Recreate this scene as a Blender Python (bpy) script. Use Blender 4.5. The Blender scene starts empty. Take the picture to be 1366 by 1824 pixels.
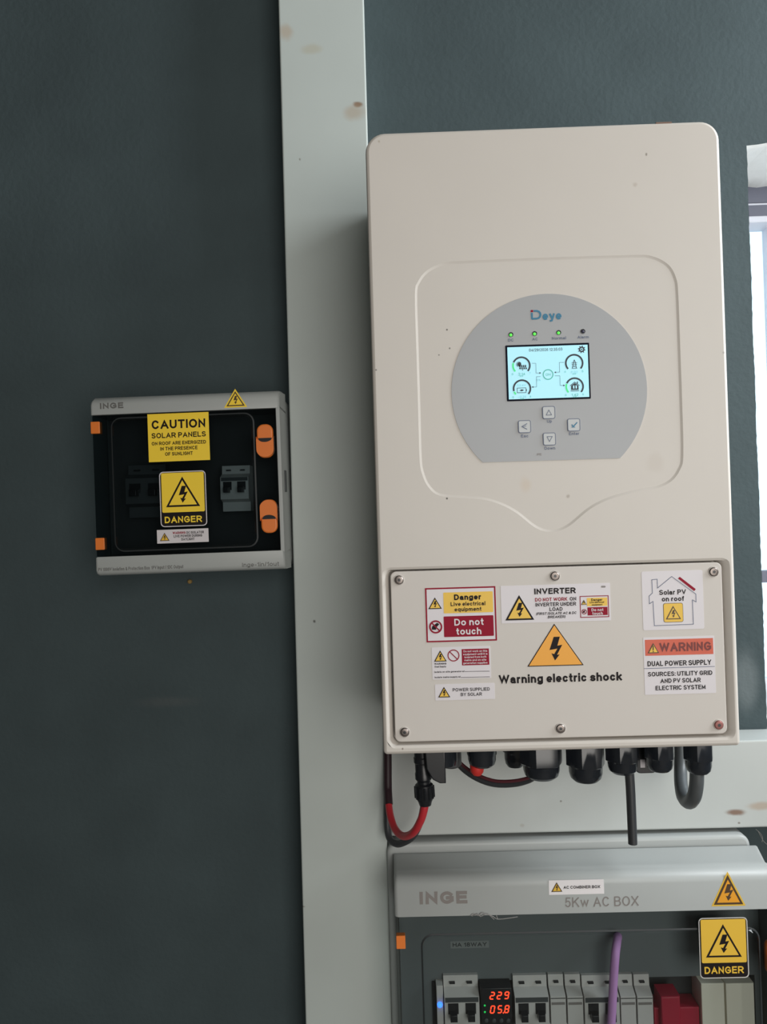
import bpy, bmesh, math, random
from mathutils import Vector, Matrix
random.seed(4)
SC = bpy.context.scene
COL = SC.collection

# ------------------------------------------------------------------ camera
F, CX, CY = 1369.0, 683.0, 912.0
CAM = Vector((0.0, -0.948, 1.5))
def cam_axes(roll, pitch, yaw):
    r, p, y = (math.radians(a) for a in (roll, pitch, yaw))
    fwd = Vector((-math.sin(y)*math.cos(p), math.cos(y)*math.cos(p), math.sin(p)))
    right0 = Vector((math.cos(y), math.sin(y), 0)); up0 = right0.cross(fwd)
    return (math.cos(r)*right0+math.sin(r)*up0, -math.sin(r)*right0+math.cos(r)*up0, fwd)
RT, UP, FW = cam_axes(-1.7229, 0.6018, 0.8333)
cd = bpy.data.cameras.new('camera'); cam = bpy.data.objects.new('camera', cd); COL.objects.link(cam)
cd.sensor_fit = 'HORIZONTAL'; cd.sensor_width = 36.0; cd.lens = 36.0*F/1366.0
cd.clip_start = 0.05; cd.clip_end = 200
mw = Matrix((RT, UP, -FW)).transposed().to_4x4(); mw.translation = CAM
cam.matrix_world = mw
SC.camera = cam

# ------------------------------------------------------------------ world, lights, exposure
w = bpy.data.worlds.new('sky'); SC.world = w; w.use_nodes = True
bg = w.node_tree.nodes['Background']; bg.inputs[0].default_value = (0.80, 0.92, 1.0, 1); bg.inputs[1].default_value = 1.6
SC.view_settings.view_transform = 'Standard'; SC.view_settings.look = 'None'
SC.view_settings.gamma = 1; SC.view_settings.exposure = 0.0; SC.view_settings.use_curve_mapping = False
def area(name, loc, aim, sx, sy, power, col):
    l = bpy.data.lights.new(name, 'AREA'); l.shape = 'RECTANGLE'; l.size = sx; l.size_y = sy
    l.energy = power; l.color = col
    o = bpy.data.objects.new(name, l); COL.objects.link(o); o.location = loc
    o.rotation_euler = (Vector(aim)-Vector(loc)).to_track_quat('-Z', 'Y').to_euler()
    return o
# daylight of a window in the right wall, and an added soft fill from behind the camera
area('right_window_daylight', (1.40, -0.42, 1.90), (0.0, -0.15, 1.55), 0.6, 1.2, 38, (0.92, 0.97, 1.0))
area('front_fill', (0.75, -2.5, 1.5), (0.15, 0, 1.5), 1.5, 1.7, 36, (1.0, 0.96, 0.90))

# ------------------------------------------------------------------ helpers
def wp(px, py, y):
    """the point of the plane y = const that the photograph shows at px, py"""
    d = FW + RT*((px-CX)/F) - UP*((py-CY)/F)
    return CAM + d*((y-CAM.y)/d.y)
def lin(c):
    f = lambda v: v/12.92 if v <= .04045 else ((v+.055)/1.055)**2.4
    return tuple(f(v/255.0) for v in c)+(1.0,)
MATS = {}
def mat(name, rgb, rough=.5, metal=0., spec=.5, vary=0., vscale=20., bump=0., bscale=200., emit=0., spots=(), coat=0.):
    if name in MATS: return MATS[name]
    m = bpy.data.materials.new(name); m.use_nodes = True; nt = m.node_tree; N = nt.nodes; K = nt.links
    b = N['Principled BSDF']; c = lin(rgb)
    b.inputs['Base Color'].default_value = c; b.inputs['Roughness'].default_value = rough
    b.inputs['Metallic'].default_value = metal; b.inputs['Specular IOR Level'].default_value = spec
    b.inputs['Coat Weight'].default_value = coat
    if emit: b.inputs['Emission Color'].default_value = c; b.inputs['Emission Strength'].default_value = emit
    geo = N.new('ShaderNodeNewGeometry'); sock = None
    if vary:
        n = N.new('ShaderNodeTexNoise'); n.inputs['Scale'].default_value = vscale; n.inputs['Detail'].default_value = 5
        K.new(geo.outputs['Position'], n.inputs['Vector'])
        r = N.new('ShaderNodeMapRange'); r.inputs['From Min'].default_value = .3; r.inputs['From Max'].default_value = .7
        r.inputs['To Min'].default_value = 1-vary; r.inputs['To Max'].default_value = 1+vary
        K.new(n.outputs['Fac'], r.inputs['Value'])
        v = N.new('ShaderNodeVectorMath'); v.operation = 'SCALE'; v.inputs[0].default_value = c[:3]
        K.new(r.outputs['Result'], v.inputs['Scale']); sock = v.outputs['Vector']
    for (p, sx, sz, col, amt) in spots:            # stains and specks with a place and a shape of their own
        sub = N.new('ShaderNodeVectorMath'); sub.operation = 'SUBTRACT'; sub.inputs[1].default_value = p
        n = N.new('ShaderNodeTexNoise'); n.inputs['Scale'].default_value = .6/max(sx, sz); n.inputs['Detail'].default_value = 3
        K.new(geo.outputs['Position'], n.inputs['Vector'])
        K.new(geo.outputs['Position'], sub.inputs[0])
        mul = N.new('ShaderNodeVectorMath'); mul.operation = 'MULTIPLY'; mul.inputs[1].default_value = (1/sx, 0, 1/sz)
        K.new(sub.outputs[0], mul.inputs[0])
        ln = N.new('ShaderNodeVectorMath'); ln.operation = 'LENGTH'; K.new(mul.outputs[0], ln.inputs[0])
        ad = N.new('ShaderNodeMath'); ad.operation = 'ADD'; K.new(ln.outputs['Value'], ad.inputs[0]); K.new(n.outputs['Fac'], ad.inputs[1])
        r = N.new('ShaderNodeMapRange'); r.interpolation_type = 'SMOOTHSTEP'
        r.inputs['From Min'].default_value = .75; r.inputs['From Max'].default_value = 1.55
        r.inputs['To Min'].default_value = amt; r.inputs['To Max'].default_value = 0
        K.new(ad.outputs[0], r.inputs['Value'])
        mx = N.new('ShaderNodeMix'); mx.data_type = 'RGBA'
        K.new(r.outputs['Result'], mx.inputs['Factor'])
        if sock: K.new(sock, mx.inputs['A'])
        else: mx.inputs['A'].default_value = c
        mx.inputs['B'].default_value = lin(col); sock = mx.outputs['Result']
    if sock: K.new(sock, b.inputs['Base Color'])
    if bump:
        n = N.new('ShaderNodeTexNoise'); n.inputs['Scale'].default_value = bscale; n.inputs['Detail'].default_value = 6
        K.new(geo.outputs['Position'], n.inputs['Vector'])
        bp = N.new('ShaderNodeBump'); bp.inputs['Strength'].default_value = bump; bp.inputs['Distance'].default_value = .002
        K.new(n.outputs['Fac'], bp.inputs['Height']); K.new(bp.outputs['Normal'], b.inputs['Normal'])
    MATS[name] = m; return m
def clear_mat(name, tint, gloss=1.0, rough=.08):
    """see-through plastic or glass: tinted transmission under a fresnel gloss"""
    if name in MATS: return MATS[name]
    m = bpy.data.materials.new(name); m.use_nodes = True; nt = m.node_tree; N = nt.nodes; K = nt.links
    N.remove(N['Principled BSDF']); out = N['Material Output']
    t = N.new('ShaderNodeBsdfTransparent'); t.inputs[0].default_value = tint+(1,)
    g = N.new('ShaderNodeBsdfGlossy'); g.inputs['Roughness'].default_value = rough; g.inputs['Color'].default_value = (gloss, gloss, gloss, 1)
    fr = N.new('ShaderNodeFresnel'); ge = N.new('ShaderNodeNewGeometry')
    ir = N.new('ShaderNodeMapRange'); ir.inputs['To Min'].default_value = 1.45; ir.inputs['To Max'].default_value = 1/1.45      # a thin pane: the same gloss from both sides
    K.new(ge.outputs['Backfacing'], ir.inputs['Value']); K.new(ir.outputs['Result'], fr.inputs['IOR'])
    mx = N.new('ShaderNodeMixShader'); K.new(fr.outputs[0], mx.inputs[0]); K.new(t.outputs[0], mx.inputs[1]); K.new(g.outputs[0], mx.inputs[2])
    K.new(mx.outputs[0], out.inputs['Surface']); MATS[name] = m; return m

def rrect(cx, cz, w, h, r, n=5):
    """counter-clockwise rounded rectangle in x, z; r is one radius or (bl, br, tr, tl)"""
    rs = (r,)*4 if not isinstance(r, (tuple, list)) else r
    out = []
    for (sx, sz, a0), q in zip(((-1, -1, 180), (1, -1, 270), (1, 1, 0), (-1, 1, 90)), rs):
        x, z = cx+sx*(w/2-q), cz+sz*(h/2-q)
        if q <= 0: out.append((cx+sx*w/2, cz+sz*h/2)); continue
        for k in range(n+1):
            a = math.radians(a0+90*k/n); out.append((x+q*math.cos(a), z+q*math.sin(a)))
    return out
def circle(cx, cz, r, n=24, a0=0):
    return [(cx+r*math.cos(2*math.pi*k/n+a0), cz+r*math.sin(2*math.pi*k/n+a0)) for k in range(n)]
def inset(o, d):
    """move a counter-clockwise outline inwards by d"""
    n = len(o); res = []
    for i in range(n):
        p, q, s = Vector(o[i-1]), Vector(o[i]), Vector(o[(i+1) % n])
        a, b = (q-p), (s-q)
        a = a.normalized() if a.length > 1e-9 else b.normalized(); b = b.normalized() if b.length > 1e-9 else a
        na, nb = Vector((-a.y, a.x)), Vector((-b.y, b.x))
        m = na+nb; m = m.normalized() if m.length > 1e-6 else na
        res.append(tuple(q+m*(d/max(.35, m.dot(na)))))
    return res
def spline(pts, n=8, closed=False):
    pts = [Vector(p) for p in pts]; N = len(pts); out = []
    for i in range(N if closed else N-1):
        if closed: p0, p1, p2, p3 = pts[i-1], pts[i], pts[(i+1) % N], pts[(i+2) % N]
        else: p0, p1, p2, p3 = pts[max(i-1, 0)], pts[i], pts[i+1], pts[min(i+2, N-1)]
        for k in range(n):
            t = k/n
            out.append(.5*((2*p1)+(p2-p0)*t+(2*p0-5*p1+4*p2-p3)*t*t+(3*p1-p0-3*p2+p3)*t**3))
    if not closed: out.append(pts[-1])
    return out

# --- a plain sans lettering drawn with strokes: every glyph is a set of centre lines in a unit box
def arc(cx, cy, rx, ry, a0, a1):
    n = max(3, int(abs(a1-a0)/22)+1)
    return [(cx+rx*math.cos(math.radians(a0+(a1-a0)*k/n)), cy+ry*math.sin(math.radians(a0+(a1-a0)*k/n))) for k in range(n+1)]
def glyph(c, hs):
    """width and centre lines (unit box: cap height 1) of a character; a line that ends where it starts is closed"""
    X = (.73-2*hs)/(1-2*hs); D = -.22/(1-2*hs); O = lambda h: arc(.5, h/2, .5, h/2, 90, 450)
    S = lambda h: arc(.5, .755*h, .46, .245*h, 28, 270)+arc(.5, .255*h, .5, .255*h, 90, -155)[1:]
    P = [(0, 0), (0, 1), (.55, 1)]+arc(.55, .73, .45, .27, 90, -90)+[(0, .46)]
    arch = lambda x0, x1: [(x0, X*.55)]+arc((x0+x1)/2, X*.55, (x1-x0)/2, X*.45, 180, 0)+[(x1, 0)]
    G = {
    'A': (.98, [[(0, 0), (.5, 1), (1, 0)], [(.19, .32), (.81, .32)]]),
    'B': (.86, [[(0, .53), (.58, .53)]+arc(.58, .265, .42, .265, 90, -90)+[(0, 0)], [(0, 0), (0, 1), (.55, 1)]+arc(.55, .765, .38, .235, 90, -90)+[(0, .53)]]),
    'C': (.93, [arc(.5, .5, .5, .5, 42, 318)]), 'D': (.90, [[(0, 0), (0, 1), (.42, 1)]+arc(.42, .5, .58, .5, 90, -90)+[(0, 0)]]),
    'E': (.78, [[(1, 0), (0, 0), (0, 1), (.97, 1)], [(0, .53), (.9, .53)]]), 'F': (.74, [[(0, 0), (0, 1), (1, 1)], [(0, .5), (.85, .5)]]),
    'G': (.97, [arc(.5, .5, .5, .5, 42, 312)+[(.98, .2), (.98, .47), (.55, .47)]]), 'H': (.86, [[(0, 0), (0, 1)], [(1, 0), (1, 1)], [(0, .52), (1, .52)]]),
    'I': (0, [[(0, 0), (0, 1)]]), 'J': (.66, [[(1, 1), (1, .28)]+arc(.5, .28, .5, .28, 0, -170)]),
    'K': (.90, [[(0, 0), (0, 1)], [(.97, 1), (.02, .36)], [(.36, .6), (1, 0)]]), 'L': (.74, [[(0, 1), (0, 0), (1, 0)]]),
    'M': (1.02, [[(0, 0), (0, 1), (.5, .08), (1, 1), (1, 0)]]), 'N': (.86, [[(0, 0), (0, 1), (1, 0), (1, 1)]]),
    'O': (1.0, [O(1)]), 'P': (.80, [P]), 'Q': (1.0, [O(1), [(.62, .25), (1, -.05)]]), 'R': (.90, [P, [(.5, .46), (1, 0)]]), 'S': (.84, [S(1)]),
    'T': (.84, [[(0, 1), (1, 1)], [(.5, 1), (.5, 0)]]), 'U': (.86, [[(0, 1), (0, .36)]+arc(.5, .36, .5, .36, 180, 360)+[(1, 1)]]),
    'V': (.96, [[(0, 1), (.5, 0), (1, 1)]]), 'W': (1.36, [[(0, 1), (.25, 0), (.5, 1), (.75, 0), (1, 1)]]),
    'X': (.92, [[(0, 0), (1, 1)], [(0, 1), (1, 0)]]), 'Y': (.92, [[(0, 1), (.5, .44), (1, 1)], [(.5, .44), (.5, 0)]]), 'Z': (.82, [[(0, 1), (1, 1), (0, 0), (1, 0)]]),
    '0': (.74, [O(1)]), '1': (.42, [[(0, .72), (1, 1), (1, 0)]]), '2': (.72, [arc(.5, .7, .48, .3, 165, -25)+[(0, 0), (1, 0)]]),
    '3': (.72, [arc(.46, .755, .42, .245, 150, -90)+arc(.47, .255, .5, .255, 90, -155)[1:]]), '4': (.76, [[(.76, 0), (.76, 1), (0, .28), (1, .28)]]),
    '5': (.74, [[(.92, 1), (.16, 1), (.06, .5)]+arc(.47, .32, .5, .32, 130, -155)]), '6': (.74, [arc(.5, .31, .5, .31, 90, 450), arc(.62, .33, .62, .67, 180, 60)]),
    '7': (.70, [[(0, 1), (1, 1), (.38, 0)]]), '8': (.74, [arc(.5, .765, .42, .235, 90, 450), arc(.5, .265, .5, .265, 90, 450)]),
    '9': (.74, [arc(.5, .69, .5, .31, 90, 450), arc(.38, .67, .62, .67, 0, -120)]),
    'a': (.70, [[(.04, X*.72)]+arc(.47, X*.66, .43, X*.34, 150, 0)+[(.9, X*.2), (1, 0)], [(.9, X*.56), (.4, X*.54)]+arc(.38, X*.27, .38, X*.27, 90, 270)+[(.55, 0), (.9, X*.24)]]),
    'b': (.74, [[(0, 0), (0, 1)], O(X)]), 'c': (.70, [arc(.5, X/2, .5, X/2, 42, 318)]), 'd': (.74, [[(1, 0), (1, 1)], O(X)]),
    'e': (.72, [[(0, X*.48), (1, X*.48)]+arc(.5, X/2, .5, X/2, 0, 296)]), 'f': (.46, [[(.42, 0), (.42, .8)]+arc(1.0, .8, .58, .2, 180, 90), [(0, X), (.95, X)]]),
    'g': (.74, [O(X), [(1, X), (1, D*.2)]+arc(.5, D*.35, .5, -D*.65, 0, -150)]), 'h': (.70, [[(0, 0), (0, 1)], arch(0, 1)]),
    'i': (0, [[(0, 0), (0, X)], [(0, .97), (0, 1)]]), 'j': (.2, [[(1, X), (1, D)], [(1, .97), (1, 1)]]), 'k': (.70, [[(0, 0), (0, 1)], [(.95, X), (.02, X*.4)], [(.36, X*.62), (1, 0)]]),
    'l': (0, [[(0, 0), (0, 1)]]), 'm': (1.10, [[(0, 0), (0, X)], arch(0, .5), arch(.5, 1)]), 'n': (.70, [[(0, 0), (0, X)], arch(0, 1)]),
    'o': (.76, [O(X)]), 'p': (.74, [[(0, D), (0, X)], O(X)]), 'q': (.74, [[(1, D), (1, X)], O(X)]), 'r': (.46, [[(0, 0), (0, X)], [(0, X*.5)]+arc(.9, X*.5, .9, X*.5, 180, 90)]),
    's': (.68, [S(X)]), 't': (.46, [[(.42, .95), (.42, .2)]+arc(.85, .2, .43, .2, 180, 275), [(0, X), (.95, X)]]), 'u': (.70, [[(1, 0), (1, X)], [(1, X*.45)]+arc(.5, X*.45, .5, X*.45, 0, -180)+[(0, X)]]),
    'v': (.72, [[(0, X), (.5, 0), (1, X)]]), 'w': (1.06, [[(0, X), (.25, 0), (.5, X), (.75, 0), (1, X)]]), 'x': (.70, [[(0, 0), (1, X)], [(0, X), (1, 0)]]),
    'y': (.72, [[(0, X), (.52, .04)], [(1, X), (.42, D*.9), (.12, D)]]), 'z': (.64, [[(0, X), (1, X), (0, 0), (1, 0)]]),
    '/': (.40, [[(0, 0), (1, 1)]]), ':': (0, [[(0, 0), (0, .02)], [(0, X-.02), (0, X)]]), '.': (0, [[(0, 0), (0, .01)]]), '-': (.44, [[(0, .36), (1, .36)]]),
    '(': (.28, [arc(1, .4, 1, .64, 120, 240)]), ')': (.28, [arc(0, .4, 1, .64, 60, -60)]), '%': (1.0, [arc(.2, .78, .2, .22, 90, 450), arc(.8, .22, .2, .22, 90, 450), [(.2, 0), (.8, 1)]]),
    '&': (.92, [[(1, 0), (.2, .66)]+arc(.43, .80, .25, .20, 200, -30)+[(.1, .38)]+arc(.38, .24, .38, .24, 150, 300)+[(.92, .42)]]),
    }
    return G[c]

class MB:
    """collects shapes for ONE mesh object"""
    def __init__(s): s.bm = bmesh.new(); s.mats = []
    def mi(s, m):
        if m not in s.mats: s.mats.append(m)
        return s.mats.index(m)
    def face(s, vs, m, smooth=False):
        try: f = s.bm.faces.new(vs)
        except ValueError: return None
        f.material_index = s.mi(m); f.smooth = smooth; return f
    def loop(s, pts): return [s.bm.verts.new(p) for p in pts]
    def loft(s, loops, m, closed=True, smooth=True):
        for a, b in zip(loops, loops[1:]):
            n = len(a)
            for i in range(n if closed else n-1):
                j = (i+1) % n; s.face((a[i], a[j], b[j], b[i]), m, smooth)
    def flat(s, o, y, m):
        """a face-on printed shape"""
        s.face(s.loop([(x, y, z) for x, z in o]), m)
    def ring(s, outer, inner, y, m):
        a = s.loop([(x, y, z) for x, z in outer]); b = s.loop([(x, y, z) for x, z in inner])
        s.loft([a, b], m, smooth=False)
    def prism(s, o, yb, yf, m, bev=0., mf=None):
        """outline o extruded from yb (back) to yf (front, nearer the room) with a rounded front edge"""
        st = [(0, yb)]
        if bev: st += [(bev*(1-math.cos(a)), yf+bev*(1-math.sin(a))) for a in (0, math.pi/8, math.pi/4, 3*math.pi/8)]+[(bev, yf)]
        else: st += [(0, yf)]
        L = [s.loop([(x, y, z) for x, z in (inset(o, d) if d else o)]) for d, y in st]
        s.loft(L, m, smooth=bool(bev) or len(o) > 12)
        s.face(L[0][::-1], m); s.face(L[-1], mf or m)
    def box(s, x0, x1, y0, y1, z0, z1, m, bev=0.):
        s.prism([(x0, z0), (x1, z0), (x1, z1), (x0, z1)], max(y0, y1), min(y0, y1), m, bev)
    def lathe(s, prof, origin, axis, m, n=20, hexr=()):
        """prof: (radius, distance along axis); a stage in hexr is six-sided"""
        ax = Vector(axis).normalized(); u = ax.orthogonal().normalized(); v = ax.cross(u); o = Vector(origin); Ls = []
        for k, (r, d) in enumerate(prof):
            pts = []
            for i in range(n):
                a = 2*math.pi*(i+.5)/n; rr = r
                if k in hexr:
                    b = (a+.35) % (math.pi/3)-math.pi/6; rr = r/math.cos(b)
                pts.append(o+ax*d+(u*math.cos(a)+v*math.sin(a))*rr)
            Ls.append(s.loop(pts))
        s.loft(Ls, m); s.face(Ls[0][::-1], m); s.face(Ls[-1], m)
    def tube(s, path, r, m, n=12, smooth=8, taper=None):
        P = spline(path, smooth) if smooth else [Vector(p) for p in path]
        t = (P[1]-P[0]).normalized(); u = t.orthogonal().normalized(); Ls = []
        for i, p in enumerate(P):
            t2 = (P[min(i+1, len(P)-1)]-P[max(i-1, 0)]).normalized()
            u = (u-t2*u.dot(t2)).normalized(); v = t2.cross(u)
            rr = r if taper is None else r+(taper-r)*i/(len(P)-1)
            Ls.append(s.loop([p+(u*math.cos(2*math.pi*k/n)+v*math.sin(2*math.pi*k/n))*rr for k in range(n)]))
        s.loft(Ls, m); s.face(Ls[0][::-1], m); s.face(Ls[-1], m)
    def text(s, txt, cx, cz, width, cap, y, m, bold=.02, space=1., shear=0.):
        """a line of capitals cap high and width wide, centred on cx, cz"""
        hs = (.145+bold*2.6)/2; gap = .15*space; adv = []; W = 0
        for c in txt:
            if c == ' ': adv.append(None); W += .36*space; continue
            g = glyph(c, hs); adv.append(g); W += max(g[0], 2*hs)+gap
        W -= gap; fx = width/W/cap                      # the strokes keep their weight when a line is condensed
        h = hs*min(1., .55+.45*fx); x = 0
        for g in adv:
            if g is None: x += .36*space; continue
            w_ = max(g[0], 2*hs)
            for st in g[1]:
                pts = []
                for u, v in st:
                    X = x*fx+(h+u*(w_*fx-2*h) if g[0] > 0 else w_*fx/2); Y = hs+v*(1-2*hs)
                    pts.append(Vector((cx-width/2+(X+shear*Y)*cap, cz-cap/2+Y*cap)))
                s.stroke(pts, h*cap, y, m)
            x += w_+gap
    def stroke(s, P, h, y, m):
        P = [p for i, p in enumerate(P) if i == 0 or (p-P[i-1]).length > 1e-7]
        if len(P) < 2: return
        cl = (P[0]-P[-1]).length < 1e-6
        if cl: P = P[:-1]
        n = len(P)
        if not cl:
            d0 = (P[1]-P[0]).normalized(); d1 = (P[-1]-P[-2]).normalized()
            P = [P[0]-d0*h]+P[1:-1]+[P[-1]+d1*h]
        A, B = [], []
        for i in range(n):
            a = (P[i]-P[i-1]).normalized() if (i or cl) else (P[1]-P[0]).normalized()
            b = (P[(i+1) % n]-P[i]).normalized() if (i < n-1 or cl) else a
            na, nb = Vector((-a.y, a.x)), Vector((-b.y, b.x)); q = na+nb
            q = q.normalized() if q.length > 1e-4 else na
            d = q.dot(na); k = h/max(.22, d); ko = h/max(.6, d); t = a.x*b.y-a.y*b.x
            A.append(P[i]+q*(k if t > 0 else ko)); B.append(P[i]-q*(ko if t > 0 else k))
        s.lay = (getattr(s, 'lay', 0)+1) % 8; y -= s.lay*5e-6           # crossing strokes lie one on another
        A = s.loop([(p.x, y-i*3e-6, p.y) for i, p in enumerate(A)]); B = s.loop([(p.x, y-i*3e-6, p.y) for i, p in enumerate(B)])
        s.loft([A, B], m, closed=cl, smooth=False)
    def web(s, outer, inner, m):
        """flat face between an outer loop of verts and a hole loop, both seen whole from the hole's centre"""
        c = Vector([(min(v.co[k] for v in inner)+max(v.co[k] for v in inner))/2 for k in range(3)])
        full = []
        for i, v in enumerate(outer):
            b = outer[(i+1) % len(outer)]; full.append(v); p, q = v.co-c, b.co-c
            n = max(1, int(p.angle(q)/.05))
            for k in range(1, n): full.append(s.bm.verts.new(v.co.lerp(b.co, k/n)))
        outer = full
        def order(vs):
            q = [(math.atan2(v.co.z-c.z, v.co.x-c.x), v) for v in vs]
            k = min(range(len(q)), key=lambda i: q[i][0]); q = q[k:]+q[:k]
            return [p[1] for p in q], [p[0] for p in q]
        A, aa = order(outer); B, ab = order(inner); i = j = 0; na, nb = len(A), len(B)
        while i < na or j < nb:
            ta = aa[i+1] if i+1 < na else aa[0]+2*math.pi; tb = ab[j+1] if j+1 < nb else ab[0]+2*math.pi
            if j >= nb or (i < na and ta <= tb): s.face((A[i % na], A[(i+1) % na], B[j % nb]), m); i += 1
            else: s.face((A[i % na], B[(j+1) % nb], B[j % nb]), m); j += 1
    def build(s, name, parent=None, label=None, angle=32, recalc=True):
        if recalc: bmesh.ops.recalc_face_normals(s.bm, faces=s.bm.faces[:])
        me = bpy.data.meshes.new(name); s.bm.to_mesh(me); s.bm.free()
        for m in s.mats: me.materials.append(m)
        sm = [p.use_smooth for p in me.polygons]; me.set_sharp_from_angle(angle=math.radians(angle))
        me.polygons.foreach_set('use_smooth', sm)
        o = bpy.data.objects.new(name, me); COL.objects.link(o)
        if parent is not None: o.parent = parent.o if isinstance(parent, Thing) else parent
        if label: o['label'] = label
        return o
def tag(o, label, cat, group=None):
    o['label'] = label; o['category'] = cat
    if group: o['group'] = group
    return o
class Thing:
    """an Empty at the base of a thing; its parts are built in its own coordinates"""
    def __init__(s, name, label, cat, loc, group=None, turn=0.):
        s.o = bpy.data.objects.new(name, None); COL.objects.link(s.o); s.o.empty_display_size = .02
        s.o.location = loc; s.o.rotation_euler = (0, -math.radians(turn), 0)
        s.inv = (Matrix.Translation(Vector(loc)) @ Matrix.Rotation(-math.radians(turn), 4, 'Y')).inverted()
        tag(s.o, label, cat, group)
        s.y0 = loc[1]
    def L(s, px, py, y): return s.inv @ wp(px, py, y)                # y is the world depth of the plane
    def P(s, px, py, y): p = s.L(px, py, y); return (p.x, p.z)
    def sc(s, y): return (y-CAM.y)/F                                 # metres per photo pixel on that plane
    def rect(s, px, py, w, h, y, r=0., n=4):
        x, z = s.P(px, py, y); k = s.sc(y); return rrect(x, z, w*k, h*k, r*k, n)
def struct(o): o['kind'] = 'structure'; return o

class Print:
    """printing on a flat face of a thing: positions are photo pixels on the plane y, sizes photo pixels"""
    def __init__(s, th, y): s.th = th; s.y = y; s.mb = MB(); s.k = th.sc(y); s.ly = y-th.y0
    def rect(s, px, py, w, h, m, up=1, r=0.):
        s.mb.flat(s.th.rect(px, py, w, h, s.y, r), s.ly-up*.00012, m)
    def frame(s, px, py, w, h, t, m, up=1, r=0.):
        o = s.th.rect(px, py, w, h, s.y, r); s.mb.ring(o, inset(o, t*s.k), s.ly-up*.00012, m)
    def text(s, t, px, py, w, cap, m, up=2, **k):
        x, z = s.th.P(px, py, s.y); s.mb.text(t, x, z, w*s.k, cap*s.k, s.ly-up*.00012, m, **k)
    def tri(s, ax, ay, by, w, me, mf, mb=None, t=2.2, up=1, bolt=True, halo=None, r=0.):
        """warning triangle: apex pixel, base pixel row, width; edge and fill materials"""
        x, z = s.th.P(ax, ay, s.y); k = s.k; h = (by-ay)*k; W = w*k/2
        o = [(x-W, z-h), (x+W, z-h), (x, z)]; y = s.ly-up*.00012
        if halo:
            q = inset(o, -halo[1]*k*1.2); s.mb.flat(q, y, halo[0])
        s.mb.flat(o, y-.00012, me); s.mb.flat(inset(o, t*k), y-.00024, mf)
        if bolt:
            B = [(-.05, 1), (.28, 1), (.13, .62), (.40, .66), (.10, .24), (.24, .25), (-.02, 0), (-.20, .31), (-.05, .27), (.13, .50), (-.30, .45)]
            bh = h*.56; bz = z-h*.87; bw = bh*.78
            s.mb.flat([(x+.0*k+a*bw, bz+b*bh) for a, b in B][::-1], y-.00036, mb or me)
    def line(s, pts, t, m, up=2, closed=False):
        q = [Vector(s.th.P(a, b, s.y)) for a, b in pts]; t = t*s.k/2; y = s.ly-up*.00012
        if closed: q.append(q[0])
        for a, b in zip(q, q[1:]):
            s.lay = (getattr(s, 'lay', 0)+1) % 12; y = s.ly-up*.00012-s.lay*4e-6
            d = (b-a).normalized(); n = Vector((-d.y, d.x))*t; e = d*t*.6
            s.mb.flat([tuple(a-e-n), tuple(b+e-n), tuple(b+e+n), tuple(a-e+n)], y, m)
    def disc(s, px, py, r, m, up=2, n=24):
        x, z = s.th.P(px, py, s.y); s.mb.flat(circle(x, z, r*s.k, n), s.ly-up*.00012, m)
    def annulus(s, px, py, r, t, m, up=2, a0=0, a1=360, n=32):
        x, z = s.th.P(px, py, s.y); k = s.k; y = s.ly-up*.00012; A = []; B = []
        for i in range(n+1):
            a = math.radians(a0+(a1-a0)*i/n); A.append((x+r*k*math.cos(a), y, z+r*k*math.sin(a))); B.append((x+(r-t)*k*math.cos(a), y, z+(r-t)*k*math.sin(a)))
        s.mb.loft([s.mb.loop(A), s.mb.loop(B)], m, closed=False, smooth=False)
    def poly(s, pts, m, up=2):
        s.mb.flat([s.th.P(a, b, s.y) for a, b in pts], s.ly-up*.00012, m)
    def build(s, name, parent, label=None): return s.mb.build(name, parent, label, recalc=False)

# ------------------------------------------------------------------ materials
Y_TR, Y_IS, Y_AC, Y_IN = -0.050, -0.105, -0.115, -0.232
spot = lambda px, py, y, rx, rz, col, amt: (tuple(wp(px, py, y)), rx, rz, col, amt)
M_wall = mat('dark_wall_paint', (65, 77, 80), .75, spec=.25, vary=.10, vscale=9, bump=.35, bscale=140,
             spots=[spot(1330, 1210, 0, .02, .05, (130, 138, 140), .4), spot(300, 1250, 0, .05, .01, (100, 100, 98), .2)])
M_plaster = mat('white_plaster', (222, 222, 220), .85, spec=.2, vary=.06, vscale=25, bump=.4, bscale=90)
M_room = mat('pale_room_paint', (120, 121, 118), .8, spec=.2, vary=.04)
M_floor = mat('grey_floor_screed', (120, 116, 110), .7, vary=.1)
M_trunk = mat('trunking_plastic', (186, 194, 191), .42, vary=.035, vscale=7, spots=[
    spot(638, 186, Y_TR, .0075, .0045, (128, 94, 66), .85), spot(630, 200, Y_TR, .018, .012, (170, 152, 130), .55),
    spot(510, 56, Y_TR, .012, .012, (178, 160, 138), .6), spot(555, 88, Y_TR, .016, .008, (176, 170, 148), .5),
    spot(560, 1107, Y_TR, .0022, .0022, (70, 72, 70), .9), spot(540, 1615, Y_TR, .003, .0012, (130, 125, 118), .7),
    spot(534, 284, Y_TR, .0015, .002, (120, 118, 110), .7)])
M_trunk2 = mat('trunking_plastic_smudged', (188, 193, 191), .42, vary=.03, vscale=9, spots=[
    spot(1309, 1447, Y_TR, .014, .0045, (128, 102, 86), .95), spot(1354, 1436, Y_TR, .018, .006, (172, 152, 132), .7),
    spot(1316, 1466, Y_TR, .002, .0015, (110, 98, 90), .8), spot(999, 1427, Y_TR, .0016, .0016, (110, 105, 100), .8),
    spot(930, 1470, Y_TR, .004, .003, (165, 160, 154), .6)])
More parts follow.
